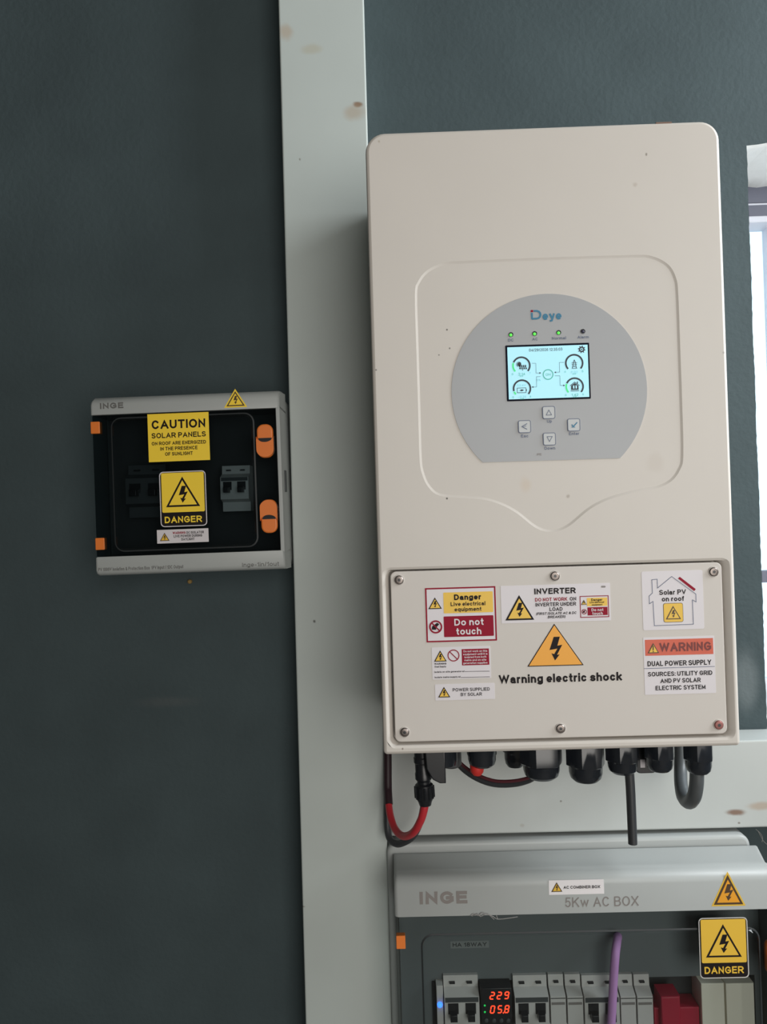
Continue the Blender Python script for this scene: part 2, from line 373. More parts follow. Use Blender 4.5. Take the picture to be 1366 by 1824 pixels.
M_inv = mat('inverter_shell', (205, 199, 192), .45, spec=.4, vary=.012, vscale=14, spots=[
    spot(1151, 275, Y_IN, .0014, .0022, (120, 110, 100), .8), spot(1131, 329, Y_IN, .003, .003, (180, 168, 158), .6),
    spot(796, 888, Y_IN, .0014, .0014, (50, 45, 42), .95), spot(1012, 884, Y_IN, .0022, .0026, (160, 150, 140), .7),
    spot(1168, 824, Y_IN, .010, .012, (188, 178, 166), .25), spot(937, 863, Y_IN, .007, .010, (202, 186, 168), .5),
    spot(796, 587, Y_IN, .0011, .0011, (70, 66, 62), .9), spot(801, 620, Y_IN, .0010, .0012, (80, 76, 72), .8),
    spot(782, 632, Y_IN, .0010, .0010, (90, 84, 80), .8), spot(670, 659, Y_IN, .0012, .0012, (70, 66, 62), .8),
    spot(1289, 628, Y_IN, .0018, .0018, (150, 145, 140), .7), spot(717, 1334, Y_IN, .0012, .0012, (120, 108, 95), .8),
    spot(675, 252, Y_IN, .0016, .0016, (170, 158, 140), .7)])
M_mud = mat('dried_mud', (128, 104, 92), .9)
M_cover = mat('terminal_cover_paint', (206, 200, 194), .5, spec=.35, vary=.012, vscale=10)
M_silver = mat('keypad_film', (158, 160, 163), .38, spec=.5, vary=.01)
M_key = mat('keypad_button_film', (178, 182, 184), .3)
M_screw = mat('steel_screw', (120, 112, 108), .35, metal=.9)
M_rust = mat('rusty_screw', (150, 100, 95), .55, metal=.5)
M_box = mat('grey_enclosure_plastic', (172, 176, 175), .4, spec=.4, vary=.015, vscale=15)
M_dark = mat('dark_interior_plastic', (42, 46, 48), .6)
M_darker = mat('dark_grey_panel', (66, 70, 72), .55)
M_mask = mat('grey_mask_plastic', (104, 111, 113), .55)
M_smoke2 = clear_mat('dark_smoked_plastic', (.36, .42, .44), .9, .06)
M_smoke = clear_mat('smoked_clear_plastic', (.68, .72, .72), .9, .08)
M_orange = mat('orange_plastic', (234, 126, 52), .4)
M_black = mat('black_plastic', (26, 28, 32), .32)
M_gland = mat('gland_nylon', (34, 38, 44), .2, spec=.6)
M_cable = mat('black_cable_sheath', (54, 56, 59), .42)
M_gcable = mat('grey_cable_sheath', (78, 82, 84), .4)
M_red = mat('red_cable_sheath', (190, 44, 54), .42)
M_redplug = mat('red_rubber_plug', (205, 50, 44), .5)
M_dred = mat('dark_red_cable_sheath', (84, 34, 42), .5)
M_white = mat('white_label_vinyl', (218, 213, 217), .5)
M_ivory = mat('breaker_plastic', (206, 203, 200), .45)
M_cream = mat('cream_reflection_tone', (236, 230, 214), .45)
M_yel = mat('yellow_vinyl', (232, 188, 62), .45)
M_yel2 = mat('bright_yellow_vinyl', (255, 218, 58), .5)
M_amb = mat('amber_ink', (236, 162, 36), .45)
M_ink = mat('black_ink', (26, 20, 22), .6, spec=.2)
M_ink2 = mat('brown_black_ink', (74, 52, 30), .5)
M_grey_ink = mat('grey_ink', (132, 126, 123), .5)
M_dk_ink = mat('dim_grey_ink', (104, 104, 102), .5)
M_redink = mat('crimson_ink', (146, 14, 44), .6, spec=.2)
M_orink = mat('orange_red_ink', (206, 86, 58), .45)
M_maroon = mat('maroon_ink', (112, 34, 32), .5)
M_teal = mat('teal_ink', (22, 112, 146), .45)
M_blueink = mat('grey_blue_ink', (84, 96, 122), .5)
M_lcd = mat('lcd_backlight', (168, 222, 236), .5, spec=.2, emit=.42)
M_lcdk = mat('lcd_dark_ink', (22, 34, 48), .5)
M_lcg = mat('lcd_green_ink', (70, 214, 132), .5, emit=.35)
M_lct = mat('lcd_teal_ink', (60, 170, 150), .5, emit=.15)
M_lcf = mat('lcd_faint_ink', (130, 190, 196), .5, emit=.3)
M_led_g = mat('green_led', (80, 214, 70), .3, emit=.9)
M_led_g2 = mat('small_green_led', (30, 190, 80), .3, emit=1.2)
M_led_b = mat('blue_led', (48, 104, 255), .3, emit=4)
M_led_r = mat('red_digit_led', (255, 62, 34), .3, emit=3.2)
M_led_off = mat('unlit_led', (36, 36, 66), .3)
M_redmod = mat('red_module_plastic', (176, 30, 58), .45)
M_mauve = mat('mauve_reflection_tone', (216, 160, 224), .6)
M_web = mat('dusty_web', (150, 148, 146), .9)
M_frame = mat('window_frame_paint', (196, 198, 208), .45)
M_frame_dk = mat('dark_frame_paint', (92, 94, 108), .5)
M_glass = clear_mat('window_glass', (.93, .98, 1.0), 1, .02)
M_tan = mat('tan_plug_plastic', (150, 122, 70), .7)

# ------------------------------------------------------------------ the setting
XL, XR, YF, ZC = -2.2, 1.45, -3.0, 2.75
a = wp(1331, 300, 0); b = wp(1331, 258, 0)
OX0, OX1, OZ1 = a.x, a.x+.80, b.z
OZ0 = wp(1366, 1312, 0).z
rnd = lambda s: random.uniform(-s, s)
op = []
for i in range(14): op.append((OX0+(OX1-OX0)*i/14, OZ0))
for i in range(30): op.append((OX1, OZ0+(OZ1-OZ0)*i/30))
for i in range(60): op.append((OX1-(OX1-OX0)*i/60, OZ1+rnd(.0012)+.0015*math.sin(i*.9)))
op.append((OX0, OZ1-.001))
for i in range(1, 150): op.append((OX0+.0003*math.sin(i*.23)+rnd(.00035), OZ1-(OZ1-OZ0)*i/150))
m = MB()
outer = m.loop([(XL, 0, 0), (XR, 0, 0), (XR, 0, ZC), (XL, 0, ZC)])
hole = m.loop([(x, 0, z) for x, z in op])
m.web(outer, hole, M_wall)
shr = lambda d: [(x+(d if x < OX0+.1 else 0), z-(d if z > OZ1-.03 else 0)) for x, z in op]
h2 = m.loop([(x, .006, z) for x, z in shr(.0012)]); h3 = m.loop([(x, .19, z) for x, z in shr(.002)])
m.loft([hole, h2, h3], M_plaster, smooth=False)
o2 = m.loop([(XL, .19, 0), (XR, .19, 0), (XR, .19, ZC), (XL, .19, ZC)])
for i in range(4): m.face((outer[i], outer[(i+1) % 4], o2[(i+1) % 4], o2[i]), M_wall)
m.web(o2, h3, M_plaster)
struct(m.build('wall_back', angle=20))
for nm, bx, mm in (('wall_left', (XL-.1, XL, .19, YF, 0, ZC), M_room), ('wall_right', (XR, XR+.1, .19, YF, 0, ZC), M_room),
                   ('wall_front', (XL-.1, XR+.1, YF, YF-.1, 0, ZC), M_room), ('floor', (XL-.1, XR+.1, .19, YF-.1, -.1, 0), M_floor),
                   ('ceiling', (XL-.1, XR+.1, .19, YF-.1, ZC, ZC+.1), M_room)):
    m = MB(); m.box(*bx, mm); struct(m.build(nm))
# window in the deep plastered opening
YW = .150
def wz(py, y=YW-.03): return wp(1350, py, y).z
m = MB()
fx0, fx1 = OX0-.002, OX1+.002
zt = OZ1+.004
z1, z2, z3, z4 = wz(345), wz(363), wz(386), wz(398)
yb_ = YW+.002
m.box(fx0, fx1, yb_, YW-.030, z2+.0015, zt, M_frame_dk, .001)
m.box(fx0, fx1, yb_, YW-.028, z2-.0015, z2+.0015, M_frame)
m.box(fx0, fx1, yb_, YW-.030, z3, z2-.0015, M_frame_dk, .001)
m.box(fx0, fx1, yb_, YW-.034, z4, z3, M_frame, .002)
m.box(fx0, fx1, yb_, YW-.014, OZ0, OZ0+.04, M_frame, .002)
gx0 = wp(1338, 500, YW-.014).x
m.box(fx0, gx0, yb_, YW-.014, OZ0, z4, M_frame, .001)
m.box(fx1-.035, fx1, yb_, YW-.014, OZ0, z4, M_frame, .002)
mx0 = wp(1366.5, 440, YW-.012).x
for x_ in (mx0, mx0+.25, mx0+.50): m.box(x_, x_+.012, yb_, YW-.012, OZ0, z4, M_frame, .001)
za, zb = wz(1040), wz(1019)
m.box(gx0, fx1-.03, yb_, YW-.014, za, zb, M_frame_dk, .001)
win = struct(m.build('window_1'))
m = MB(); m.box(gx0-.003, fx1-.03, YW, YW-.005, OZ0+.03, z4+.004, M_glass); m.build('pane', win)

# ------------------------------------------------------------------ cable trunking
p = wp(576, 912, Y_TR)
T = Thing('cable_trunking', 'pale upright cable trunking running up the wall between the isolator and the inverter', 'cable trunking', (p.x, 0, 0), turn=-.12)
x0 = T.L(519.7, 912, Y_TR).x; x1 = T.L(673.3, 912, Y_TR).x
m = MB(); m.box(x0+.0012, x1-.0012, -.0005, Y_TR+.009, -.0+.02, ZC-.02, M_trunk, .0008); m.build('trunking_base', T)
m = MB(); m.box(x0, x1, Y_TR+.010, Y_TR, .02, ZC-.02, M_trunk, .0022); m.build('trunking_lid', T)
p = wp(1000, 1400, Y_TR)
T = Thing('cable_trunking', 'pale horizontal cable trunking with brown smudges, just below the inverter', 'cable trunking', (p.x, 0, p.z))
x0 = T.L(694.5, 1420, Y_TR).x; x1 = XR-.01-p.x
z0 = T.L(1200, 1478, Y_TR).z; z1 = z0+.1005
m = MB(); m.box(x0+.001, x1, -.0005, Y_TR+.009, z0+.0012, z1-.0012, M_trunk2, .0008); m.build('trunking_base', T)
m = MB(); m.box(x0, x1, Y_TR+.010, Y_TR, z0, z1, M_trunk2, .0022); m.build('trunking_lid', T)

# ------------------------------------------------------------------ inverter
p = wp(983, 1342, Y_IN)
BX, BZ = .3300, .5811
T = Thing('inverter', 'large white solar inverter with a lit display and many warning stickers, beside the upright trunking', 'inverter', (-.01718+BX/2, 0, 1.5-.21834))
INV = T
m = MB(); S = M_inv
out = rrect(0, BZ/2, BX, BZ, (.004, .004, .018, .018), 8)
ZS = T.L(985, 980, Y_IN).z                                     # the front is flat in two fields, above and below this height
iR = max(i for i, q in enumerate(out) if q[0] > 0 and q[1] < ZS); out = out[:iR+1]+[(BX/2, ZS)]+out[iR+1:]+[(-BX/2, ZS)]
st = [(0, -.022), (0, Y_IN+.0035), (.00045, Y_IN+.0018), (.0014, Y_IN+.0006), (.0032, Y_IN)]
Ls = [m.loop([(x, y, z) for x, z in (inset(out, d) if d else out)]) for d, y in st]
m.loft(Ls, S); m.face(Ls[0][::-1], S)
# recessed shield field round the keypad
sh = [(739, 525), (741.5, 620), (744.5, 720), (747, 811), (751, 842), (763, 868), (783, 883), (822, 887), (861, 890), (892, 899), (920, 914), (945, 934), (962, 944), (980, 947.5),
      (999, 944.5), (1018, 934), (1044, 912), (1066, 898), (1095, 886), (1139, 875), (1172, 869), (1196, 857), (1211, 837), (1217, 811), (1215, 720), (1211.5, 620), (1208, 525), (1204, 495),
      (1190, 471), (1160, 456), (1120, 454.5), (970, 459), (834, 464.5), (790, 468), (760, 482), (744, 502)]
sh = [tuple(v) for v in spline([Vector(T.P(a, b, Y_IN)).to_3d() for a, b in sh], 4, True)]
sh = [(v[0], v[1]) for v in sh]
# recess of the terminal cover
c1 = T.P(695.5, 1017, Y_IN); c2 = T.P(1295, 1308, Y_IN)
cx0, cx1 = T.L(699, 1160, Y_IN).x, T.L(1291, 1160, Y_IN).x
cz1, cz0 = T.L(985, 1010, Y_IN).z, T.L(1000, 1315, Y_IN).z
ccx, ccz, cw, ch = (cx0+cx1)/2, (cz0+cz1)/2, cx1-cx0, cz1-cz0
rec0 = rrect(ccx, ccz-.0008, cw+.0150, ch+.0095, .008, 6); rec1 = rrect(ccx, ccz-.0002, cw+.0034, ch+.0030, .006, 6)
hl1 = m.loop([(x, Y_IN, z) for x, z in sh]); hl2 = m.loop([(x, Y_IN, z) for x, z in rec0])
fr = Ls[-1]
m.web([v for v in fr if v.co.z > ZS-1e-5], hl1, S); m.web([v for v in fr if v.co.z < ZS+1e-5], hl2, S)
SD = .0008
a1 = m.loop([(x, Y_IN+SD*.35, z) for x, z in inset(sh, .0006)]); a2 = m.loop([(x, Y_IN+SD, z) for x, z in inset(sh, .0022)])
m.loft([hl1, a1, a2], S); m.face(a2, S)
b1 = m.loop([(x, Y_IN+.0010, z) for x, z in inset(rec0, .0022)]); b2 = m.loop([(x, Y_IN+.0060, z) for x, z in rec1]); b3 = m.loop([(x, Y_IN+.016, z) for x, z in rec1])
m.loft([hl2, b1, b2, b3], S); m.face(b3, S)
m.build('body', T, angle=40)
m = MB(); m.box(-.13, .13, -.0005, -.0225, .06, .52, M_box, .001); m.build('mounting_bracket', T)
m = MB()
q = [T.L(x, y, Y_IN+.0015) for x, y in ((1168, 217.5), (1182, 216), (1196, 215.5))]
m.tube([(v.x, Y_IN+.002, BZ-.0001) for v in q], .0011, M_mud, 8, 3); m.build('mud_smear', T, 'brown dried mud on the top edge')
# terminal cover and its screws
YC = Y_IN+.0006
m = MB(); m.prism(rrect(ccx, ccz, cw, ch, .0055, 6), Y_IN+.0155, YC, M_cover, .0009)
cov = m.build('terminal_cover', T)
for k, (x, y) in enumerate(((710.5, 1033), (988, 1026), (1270.5, 1018.5), (720.5, 1304), (998, 1297.5), (1279.5, 1291))):
    x, z = T.P(x, y, YC); s = M_rust if k == 5 else M_screw
    m = MB()
    m.lathe([(.0049, 0), (.0049, .0005), (.0046, .0007), (.0043, .0003)], (x, YC-.0001, z), (0, -1, 0), M_cover, 24)
    m.lathe([(.0041, 0), (.0041, .0010), (.0034, .0016), (.0020, .0018)], (x, YC-.0001, z), (0, -1, 0), s, 24)
    m.lathe([(.0016, .00185), (.0013, .0019)], (x, YC-.0001, z), (0, -1, 0), M_black, 6)
    m.build('screw', cov, 'reddish corroded screw' if k == 5 else None)
# keypad film on the shield field
YK = Y_IN+SD
kx, kz = T.P(977.8, 696.5, YK); kr = 173.3*T.sc(YK)
zc = T.L(979, 820, YK).z
ang = math.acos((kz-zc)/kr); o = []
for i in range(73):
    t = -math.pi/2+ang+(2*math.pi-2*ang)*i/72; o.append((kx+kr*math.cos(t), kz+kr*math.sin(t)))
m = MB(); m.prism(o, YK+.0002, YK-.0005, M_silver)
key = m.build('keypad_panel', T, 'silver round keypad panel with a flat bottom edge')
YK -= .0005
pr = Print(T, YK)                                   # maker's mark
f = lambda x, y: (790+x/3.595, 510+y/3.595)
pr.poly([f(558, 166), f(573, 165.5), f(573, 152), f(558, 152.5)], M_redink)
pr.line([f(565, 173), f(566, 206)], 3.3, M_teal, closed=False)
pr.line([f(580, 158), f(598, 158), f(611, 163), f(618, 172), f(620, 183), f(617, 195), f(609, 203), f(596, 207), f(568, 208)], 3.3, M_teal)
pr.text('eye', f(694, 186)[0], 556.9+5.0, 33.5, 15.5, M_teal, bold=.03)
pr.build('maker_mark', key, 'blue lettering mark with a red dot')
pr = Print(T, YK)
for t, x, y, w_ in (('DC', 909.8, 605.8, 10), ('AC', 952.9, 604, 10), ('Normal', 995.5, 602.2, 25), ('Alarm', 1038.5, 600.4, 20)):
    pr.text(t, x, y, w_, 5, M_blueink, bold=.015, space=1.15)
pr.build('lamp_lettering', key); pr = Print(T, YK)
for t, x, y, w_ in (('Up', 978.4, 750.3, 8.5), ('Esc', 934.5, 776.5, 13), ('Enter', 1022.5, 772.3, 18), ('Down', 979.2, 798.2, 19)):
    pr.text(t, x, y, w_, 5.4, M_blueink, bold=.015, space=1.1)
pr.build('button_lettering', key)
pr = Print(T, YK); pr.text('PE', 960.5, 809.5, 8, 4, M_grey_ink); pr.build('earth_lettering', key)
for k, (x, y) in enumerate(((909.9, 596.2), (952.2, 594.4), (995, 592.5), (1038, 590.5))):
    cx_, cz_ = T.P(x, y, YK); m = MB()
    m.lathe([(.0023, 0), (.0023, .0003), (.0018, .0004), (.0017, .0001)], (cx_, YK, cz_), (0, -1, 0), M_black, 20)
    m.lathe([(.0015, 0), (.0012, .0006), (.0006, .0009)], (cx_-(.0002 if k < 3 else 0), YK, cz_-(.0003 if k < 3 else 0)), (0, -1, 0), M_led_g if k < 3 else M_led_off, 16)
    m.build('indicator_lamp', key, 'green lit indicator lamp' if k < 3 else 'dark unlit alarm lamp')
for k, (x, y) in enumerate(((977.4, 734.8), (934.3, 759.9), (1022, 756.8), (978.6, 782))):
    m = MB(); m.prism(T.rect(x, y, 22, 22, YK, 3.5), YK, YK-.0008, M_key, .0004); bt = m.build('button', key)
    q = Print(T, YK-.0008); q.frame(x, y, 22.6, 22.6, 1.1, M_blueink, r=3.6)
    if k == 0: q.line([(x-4.5, y+4.5), (x+5, y+4.2), (x, y-4.5)], 1.0, M_blueink, closed=True)
    if k == 3: q.line([(x-4.5, y-4.2), (x+5, y-4.5), (x, y+4.5)], 1.0, M_blueink, closed=True)
    if k == 1: q.line([(x+4, y-5.2), (x-5, y), (x+4, y+4.6)], 1.3, M_blueink); q.line([(x+2.6, y-1.4), (x-3, y+.6)], 1.0, M_blueink)
    if k == 2: q.line([(x-3.5, y), (x-1, y+3), (x+5.5, y-4)], 2.0, M_teal); q.line([(x-4, y+4), (x+2, y+4)], 1.2, M_teal)
    for e in (q.build('button_mark', key),): pass
# display
dx, dy = 975.9, 662.8
m = MB(); m.prism(T.rect(dx, dy, 148.6, 99.6, YK, 1.5), YK+.0001, YK-.0004, mat('display_border', (14, 18, 32), .7, spec=.1)); lcd = m.build('display', T, 'lit blue-white display in a black border')
YD = YK-.0004
pr = Print(T, YD); pr.rect(dx+.4, dy, 142.6, 93.0, M_lcd); pr.build('screen', lcd)
pr = Print(T, YD-.0001)
pr.text('04/29/2026 12:35:03', 971.8, 622.8, 59, 5.2, M_lcdk, bold=.0, space=1.1)
gx, gy = f(884, 404)
pr.annulus(gx, gy, 5.0, 2.4, M_lcdk); pr.disc(gx, gy, 1.3, M_lcdk)
for i in range(8):
    t = math.pi/4*i+.2; pr.line([(gx+4.6*math.cos(t), gy+4.6*math.sin(t)), (gx+6.2*math.cos(t), gy+6.2*math.sin(t))], 1.7, M_lcdk)
for (x, y, g) in ((498, 508, 62), (836, 492, 0), (502, 655, 22), (839, 642, 62)):
    X, Y = f(x, y); a0, a1 = -42, 222
    pr.annulus(X, Y, 16.4, 3.0, M_lcdk, a0=a0, a1=a1-g-(4 if g else 0))
    if g: pr.annulus(X, Y, 16.4, 3.0, M_lcg, a0=a1-g, a1=a1)
for t, x, y, w_, h_, mm in (('2.14', 500, 562, 12, 4.6, M_lct), ('kW', 499, 575, 6, 3, M_lct), ('0', 441, 563, 2.6, 3.8, M_lct), ('7', 553, 557, 2.6, 3.8, M_lcf),
                            ('0.02', 837, 549, 12, 4.2, M_lcf), ('kW', 838, 561, 6, 2.6, M_lct), ('0', 778, 548, 2.6, 3.4, M_lct), ('5', 890, 544, 2.6, 3.8, M_lct),
                            ('52.4V', 499, 634, 16, 4, M_lcf), ('-0.76', 504, 708, 14, 4.4, M_lcf), ('kW', 504, 720, 6, 3, M_lct), ('0', 445, 711, 2.6, 3.6, M_lct), ('5', 556, 707, 2.6, 3.6, M_lct),
                            ('1.42', 841, 695, 12, 4.6, M_lct), ('kW', 841, 708, 6, 3, M_lct), ('0', 782, 697, 2.6, 3.6, M_lct), ('5', 893, 692, 2.6, 3.6, M_lct), ('0%', 609, 600, 7, 3.6, M_lcf)):
    X, Y = f(x, y); pr.text(t, X, Y, w_, h_, mm, bold=.0)
X, Y = f(669, 565); pr.annulus(X, Y, 9.4, 1.5, M_lct); pr.text('ON', X, Y, 9, 4, M_lct, bold=.0)
for pl in (((566, 493), (590, 493), (592, 556), (622, 555)), ((770, 487), (741, 488), (743, 550), (712, 551)), ((620, 578), (595, 579), (596, 644), (571, 645)), ((712, 573), (744, 573), (746, 635), (772, 635))):
    pr.line([f(*q) for q in pl], .55, M_lcdk)
for (x, y, s) in ((617, 555, 1), (716, 551, -1), (571, 645, -1), (770, 635, 1)):
    pr.poly([f(x-4*s, y-6), f(x-4*s, y+6), f(x+8*s, y)][::s], M_lcdk)
X, Y = f(484, 500); pr.disc(X, Y, 3.6, M_lcdk); pr.annulus(X-.6, Y, 4.6, .8, M_lcdk, a0=20, a1=250)
for i in range(4):                                              # solar panels
    X, Y = f(488+12*i, 512); pr.poly([(X-1.3, Y+2), (X+1.4, Y+2), (X+1.1, Y-2.4), (X-.7, Y-2.4)], M_lcdk)
    X, Y = f(489+13*i, 526); pr.poly([(X-1.3, Y+1.4), (X+1.5, Y+1.4), (X+1.3, Y-1.6), (X-.9, Y-1.6)], M_lcdk)
X, Y = f(506, 533); pr.line([(X, Y-1), (X, Y+2)], .9, M_lcdk)
X, Y = f(837, 500)                                              # pylon
pr.line([(X-3.6, Y+7), (X-1.4, Y-4), (X, Y-8), (X+1.6, Y-4), (X+4, Y+7)], 1.1, M_lcdk); pr.line([(X-4.6, Y-3), (X+4.8, Y-3.1)], .9, M_lcdk); pr.line([(X-4.2, Y), (X+4.4, Y-.1)], .9, M_lcdk)
pr.line([(X-2.6, Y+2), (X+3, Y+5)], .7, M_lcdk); pr.line([(X+2.4, Y+2), (X-3.2, Y+5)], .7, M_lcdk); pr.line([(X-4, Y+7.2), (X+4.6, Y+7)], .9, M_lcdk)
X, Y = f(500, 666)                                              # battery
pr.line([(X-8, Y-4), (X+7.6, Y-4.4), (X+7.8, Y+4), (X-7.8, Y+4.4)], .9, M_lcdk, closed=True); pr.line([(X+8.6, Y-1.5), (X+8.6, Y+1.2)], .9, M_lcdk); pr.poly([(X-4, Y+.4), (X+.4, Y+1.8), (X+4.4, Y-.4), (X, Y-1.8)], M_lcdk)
X, Y = f(840, 640)                                              # house
pr.line([(X-8, Y-1), (X-.3, Y-7.4), (X+8, Y-1.4)], 1.1, M_lcdk); pr.poly([(X-6.6, Y+6.6), (X+6.8, Y+6.3), (X+6.6, Y-1), (X-.2, Y-6), (X-6.6, Y-.8)], M_lcdk)
pr.line([(X+4.6, Y-8), (X+4.7, Y-5)], 1.6, M_lcdk); pr.line([(X-7, Y+8.4), (X+7.4, Y+8)], 1.1, M_lcdk)
pr.rect(X-2, Y+1.5, 2.4, 5.5, M_lcd, up=3); pr.rect(X+2.4, Y+1.4, 2.4, 5.5, M_lcd, up=3)
pr.build('screen_graphics', lcd)

# stickers on the terminal cover
def backing(th, x, y, w_, h_, yp, name, label, m_=None, r=1., parent=None):
    m = MB(); m.prism(th.rect(x, y, w_, h_, yp, r, 3), yp-th.y0+.0001, yp-th.y0-.00018, m_ or M_white)
    return m.build(name, parent or th, label)
YS = YC-.00018
c3 = lambda x, y: (680+x/4.269, 990+y/4.269)
c4 = lambda x, y: (980+x/3.794, 990+y/3.794)
def hand(pr, x, y, r):
    pr.poly([(x-r*.62, y+r*.42), (x+r*.05, y+r*.45), (x+r*.1, y+r*.1), (x+r*.55, y-r*.42), (x+r*.2, y-r*.62), (x-r*.25, y-r*.30), (x-r*.55, y-r*.05)], M_ink, up=2)
    pr.annulus(x, y, r, r*.24, M_redink, up=4)
    pr.line([(x-r*.62, y-r*.62), (x+r*.62, y+r*.62)], r*.2, M_redink, up=3)
st_ = backing(T, 821, 1094.2, 125, 96.5, YC, 'warning_sticker', 'red-bordered sticker reading Danger Live electrical equipment Do not touch')
pr = Print(T, YS); pr.frame(821, 1094.2, 125, 96.5, 2.6, M_redink); pr.rect(833.9, 1072.9, 87.8, 37, M_yel, r=1.5); pr.rect(834.8, 1115.3, 88.3, 36.6, M_redink, r=1.5)
pr.tri(774.4, 1064.3, 1084.6, 24, M_ink, M_yel, t=1.6); hand(pr, 776, 1116.6, 11.7); pr.build('symbols', st_)
pr = Print(T, YS)
pr.text('Danger', 832.7, 1063.2, 48, 10.2, M_ink, bold=.035, up=3); pr.text('Live electrical', 833.4, 1075.2, 61.5, 7.2, M_ink, bold=.02, up=3); pr.text('equipment', 833.5, 1084.8, 47.6, 7.2, M_ink, bold=.02, up=3)
pr.text('Do not', 835.1, 1107.6, 52, 12.2, M_white, bold=.02, up=3); pr.text('touch', 834.8, 1124, 44.5, 12.2, M_white, bold=.02, up=3); pr.build('lettering', st_)
st_ = backing(T, 821.7, 1180.5, 104, 57, YC, 'warning_sticker', 'white sticker with a red circle and two blank lines for isolation points')
pr = Print(T, YS); pr.tri(783.8, 1158.6, 1178.2, 22.5, M_ink, M_yel, t=1.5)
X, Y = c3(545, 758); pr.annulus(X, Y, 10.6, 1.8, M_redink); pr.line([(X-7, Y-6.8), (X+7, Y+6.8)], 1.7, M_redink)
pr.rect(846.8, 1170.1, 48.3, 28.8, M_redink); pr.build('symbols', st_)
pr = Print(T, YS)
for i, (t, w_) in enumerate((('Do not work on this', 42), ('equipment until it is', 43), ('isolated from both', 39), ('mains and on-site', 39), ('generation supplies', 43))):
    pr.text(t, 846.5, 1159.5+5.25*i, w_, 3.7, M_white, bold=.01, up=3)
pr.text('WARNING', 784.2, 1182.2, 21.5, 3.2, M_ink, bold=.03); pr.text('Dual Supply', 784.4, 1187.2, 20, 3, M_ink, bold=.02)
pr.text('Isolate on-site generator at', 800.4, 1196.2, 53.5, 3, M_ink, bold=.02); pr.text('Isolate mains supply at', 797.2, 1205.8, 46, 3, M_ink, bold=.02)
pr.line([c3(632, 880), c3(818, 877)], .7, M_ink); pr.line([c3(600, 925), c3(820, 920)], .7, M_ink); pr.build('lettering', st_)
st_ = backing(T, 828, 1232, 105.5, 28.5, YC, 'warning_sticker', 'small white sticker reading Power Supplied by Solar')
pr = Print(T, YS); pr.tri(790.6, 1223.4, 1242, 21.5, M_ink, M_yel, t=1.5); pr.build('symbols', st_)
pr = Print(T, YS); pr.text('POWER SUPPLIED', 839.3, 1227.9, 65.6, 5.8, M_ink, bold=.012); pr.text('BY SOLAR', 839.4, 1236.5, 37.5, 5.8, M_ink, bold=.012); pr.build('lettering', st_)
st_ = backing(T, 989.7, 1074.4, 193.5, 66.5, YC, 'warning_sticker', 'wide white sticker headed INVERTER with a warning triangle')
pr = Print(T, YS); pr.tri(924.3, 1060, 1104.3, 51, M_ink, M_yel, t=2.9)
pr.build('symbols', st_); pr = Print(T, YS); pr.frame(1058.6, 1080.4, 51, 38.5, 1.4, M_redink); pr.rect(1063.4, 1072, 36, 14.6, M_yel); pr.rect(1064.2, 1088.6, 35.4, 14.4, M_redink)
pr.tri(1039.6, 1068.4, 1077.2, 9.8, M_ink, M_yel, t=.9); hand(pr, 1040.4, 1089.6, 4.6)
pr.build('inset_sign', st_); pr = Print(T, YS); pr.rect(1074.5, 1045, 8, 3.4, M_grey_ink, r=1.6); pr.build('smudge', st_)
pr = Print(T, YS)
pr.text('INVERTER', 988.3, 1052.5, 73, 10.4, M_ink, bold=.03); pr.text('DO NOT WORK', 981.6, 1067.6, 57, 6.6, M_redink, bold=.02); pr.text('ON', 1020.4, 1066.5, 11.4, 6.6, M_ink, bold=.02)
pr.text('INVERTER UNDER', 989.8, 1076.2, 71.6, 6.8, M_ink, bold=.02); pr.text('LOAD', 990.2, 1084.8, 23, 6.8, M_ink, bold=.02)
pr.text('(FIRST ISOLATE AC & DC', 990.6, 1092.3, 71, 4.6, M_ink, bold=.02, shear=.2); pr.text('BREAKER)', 991, 1098.6, 31, 4.6, M_ink, bold=.02, shear=.2)
pr.text('Danger', 1062.8, 1068.1, 19.6, 4.4, M_ink, up=3); pr.text('Live electrical', 1062.8, 1072.6, 25, 3, M_ink, up=3); pr.text('equipment', 1063.3, 1076.9, 18.6, 3, M_ink, up=3)
pr.text('Do not', 1063.8, 1086, 21, 5.2, M_white, up=3); pr.text('touch', 1064.1, 1092.4, 18.4, 5.2, M_white, up=3); pr.build('lettering', st_)
st_ = backing(T, 1198.2, 1069, 107.5, 104, YC, 'warning_sticker', 'square sticker with a house outline reading Solar PV on roof', r=3)
pr = Print(T, YS); pr.line([c4(*q) for q in ((686, 162), (722, 158), (725, 218), (820, 140), (983, 258), (985, 312), (960, 297), (967, 462), (703, 472), (694, 308), (670, 325), (668, 272), (690, 252))], 1.0, M_blueink, closed=True)
pr.poly([c4(863, 153), c4(972, 238), c4(983, 225), c4(875, 142)], M_redink)
pr.rect(1199, 1091.2, 34.8, 34, M_ink2, r=3.5); pr.rect(1199, 1091.2, 33.2, 32.4, M_yel, r=3, up=2); pr.tri(1198.4, 1079, 1102.8, 27, M_ink2, M_yel, t=1.7, up=2); pr.build('symbols', st_)
pr = Print(T, YS); pr.text('Solar PV', 1197.8, 1054.6, 47, 8.8, M_ink, bold=.018, space=1.05); pr.text('on roof', 1198.4, 1066.4, 39, 8.8, M_ink, bold=.018, space=1.05); pr.build('lettering', st_)
st_ = backing(T, 1210.2, 1185, 125, 101, YC, 'warning_sticker', 'white sticker with an orange WARNING bar about dual power supply')
pr = Print(T, YS); pr.rect(1209.4, 1152.3, 119.8, 28.2, M_orink); pr.tri(1163, 1145.3, 1163.2, 20, M_ink2, M_yel, t=1.5, bolt=False, up=2)
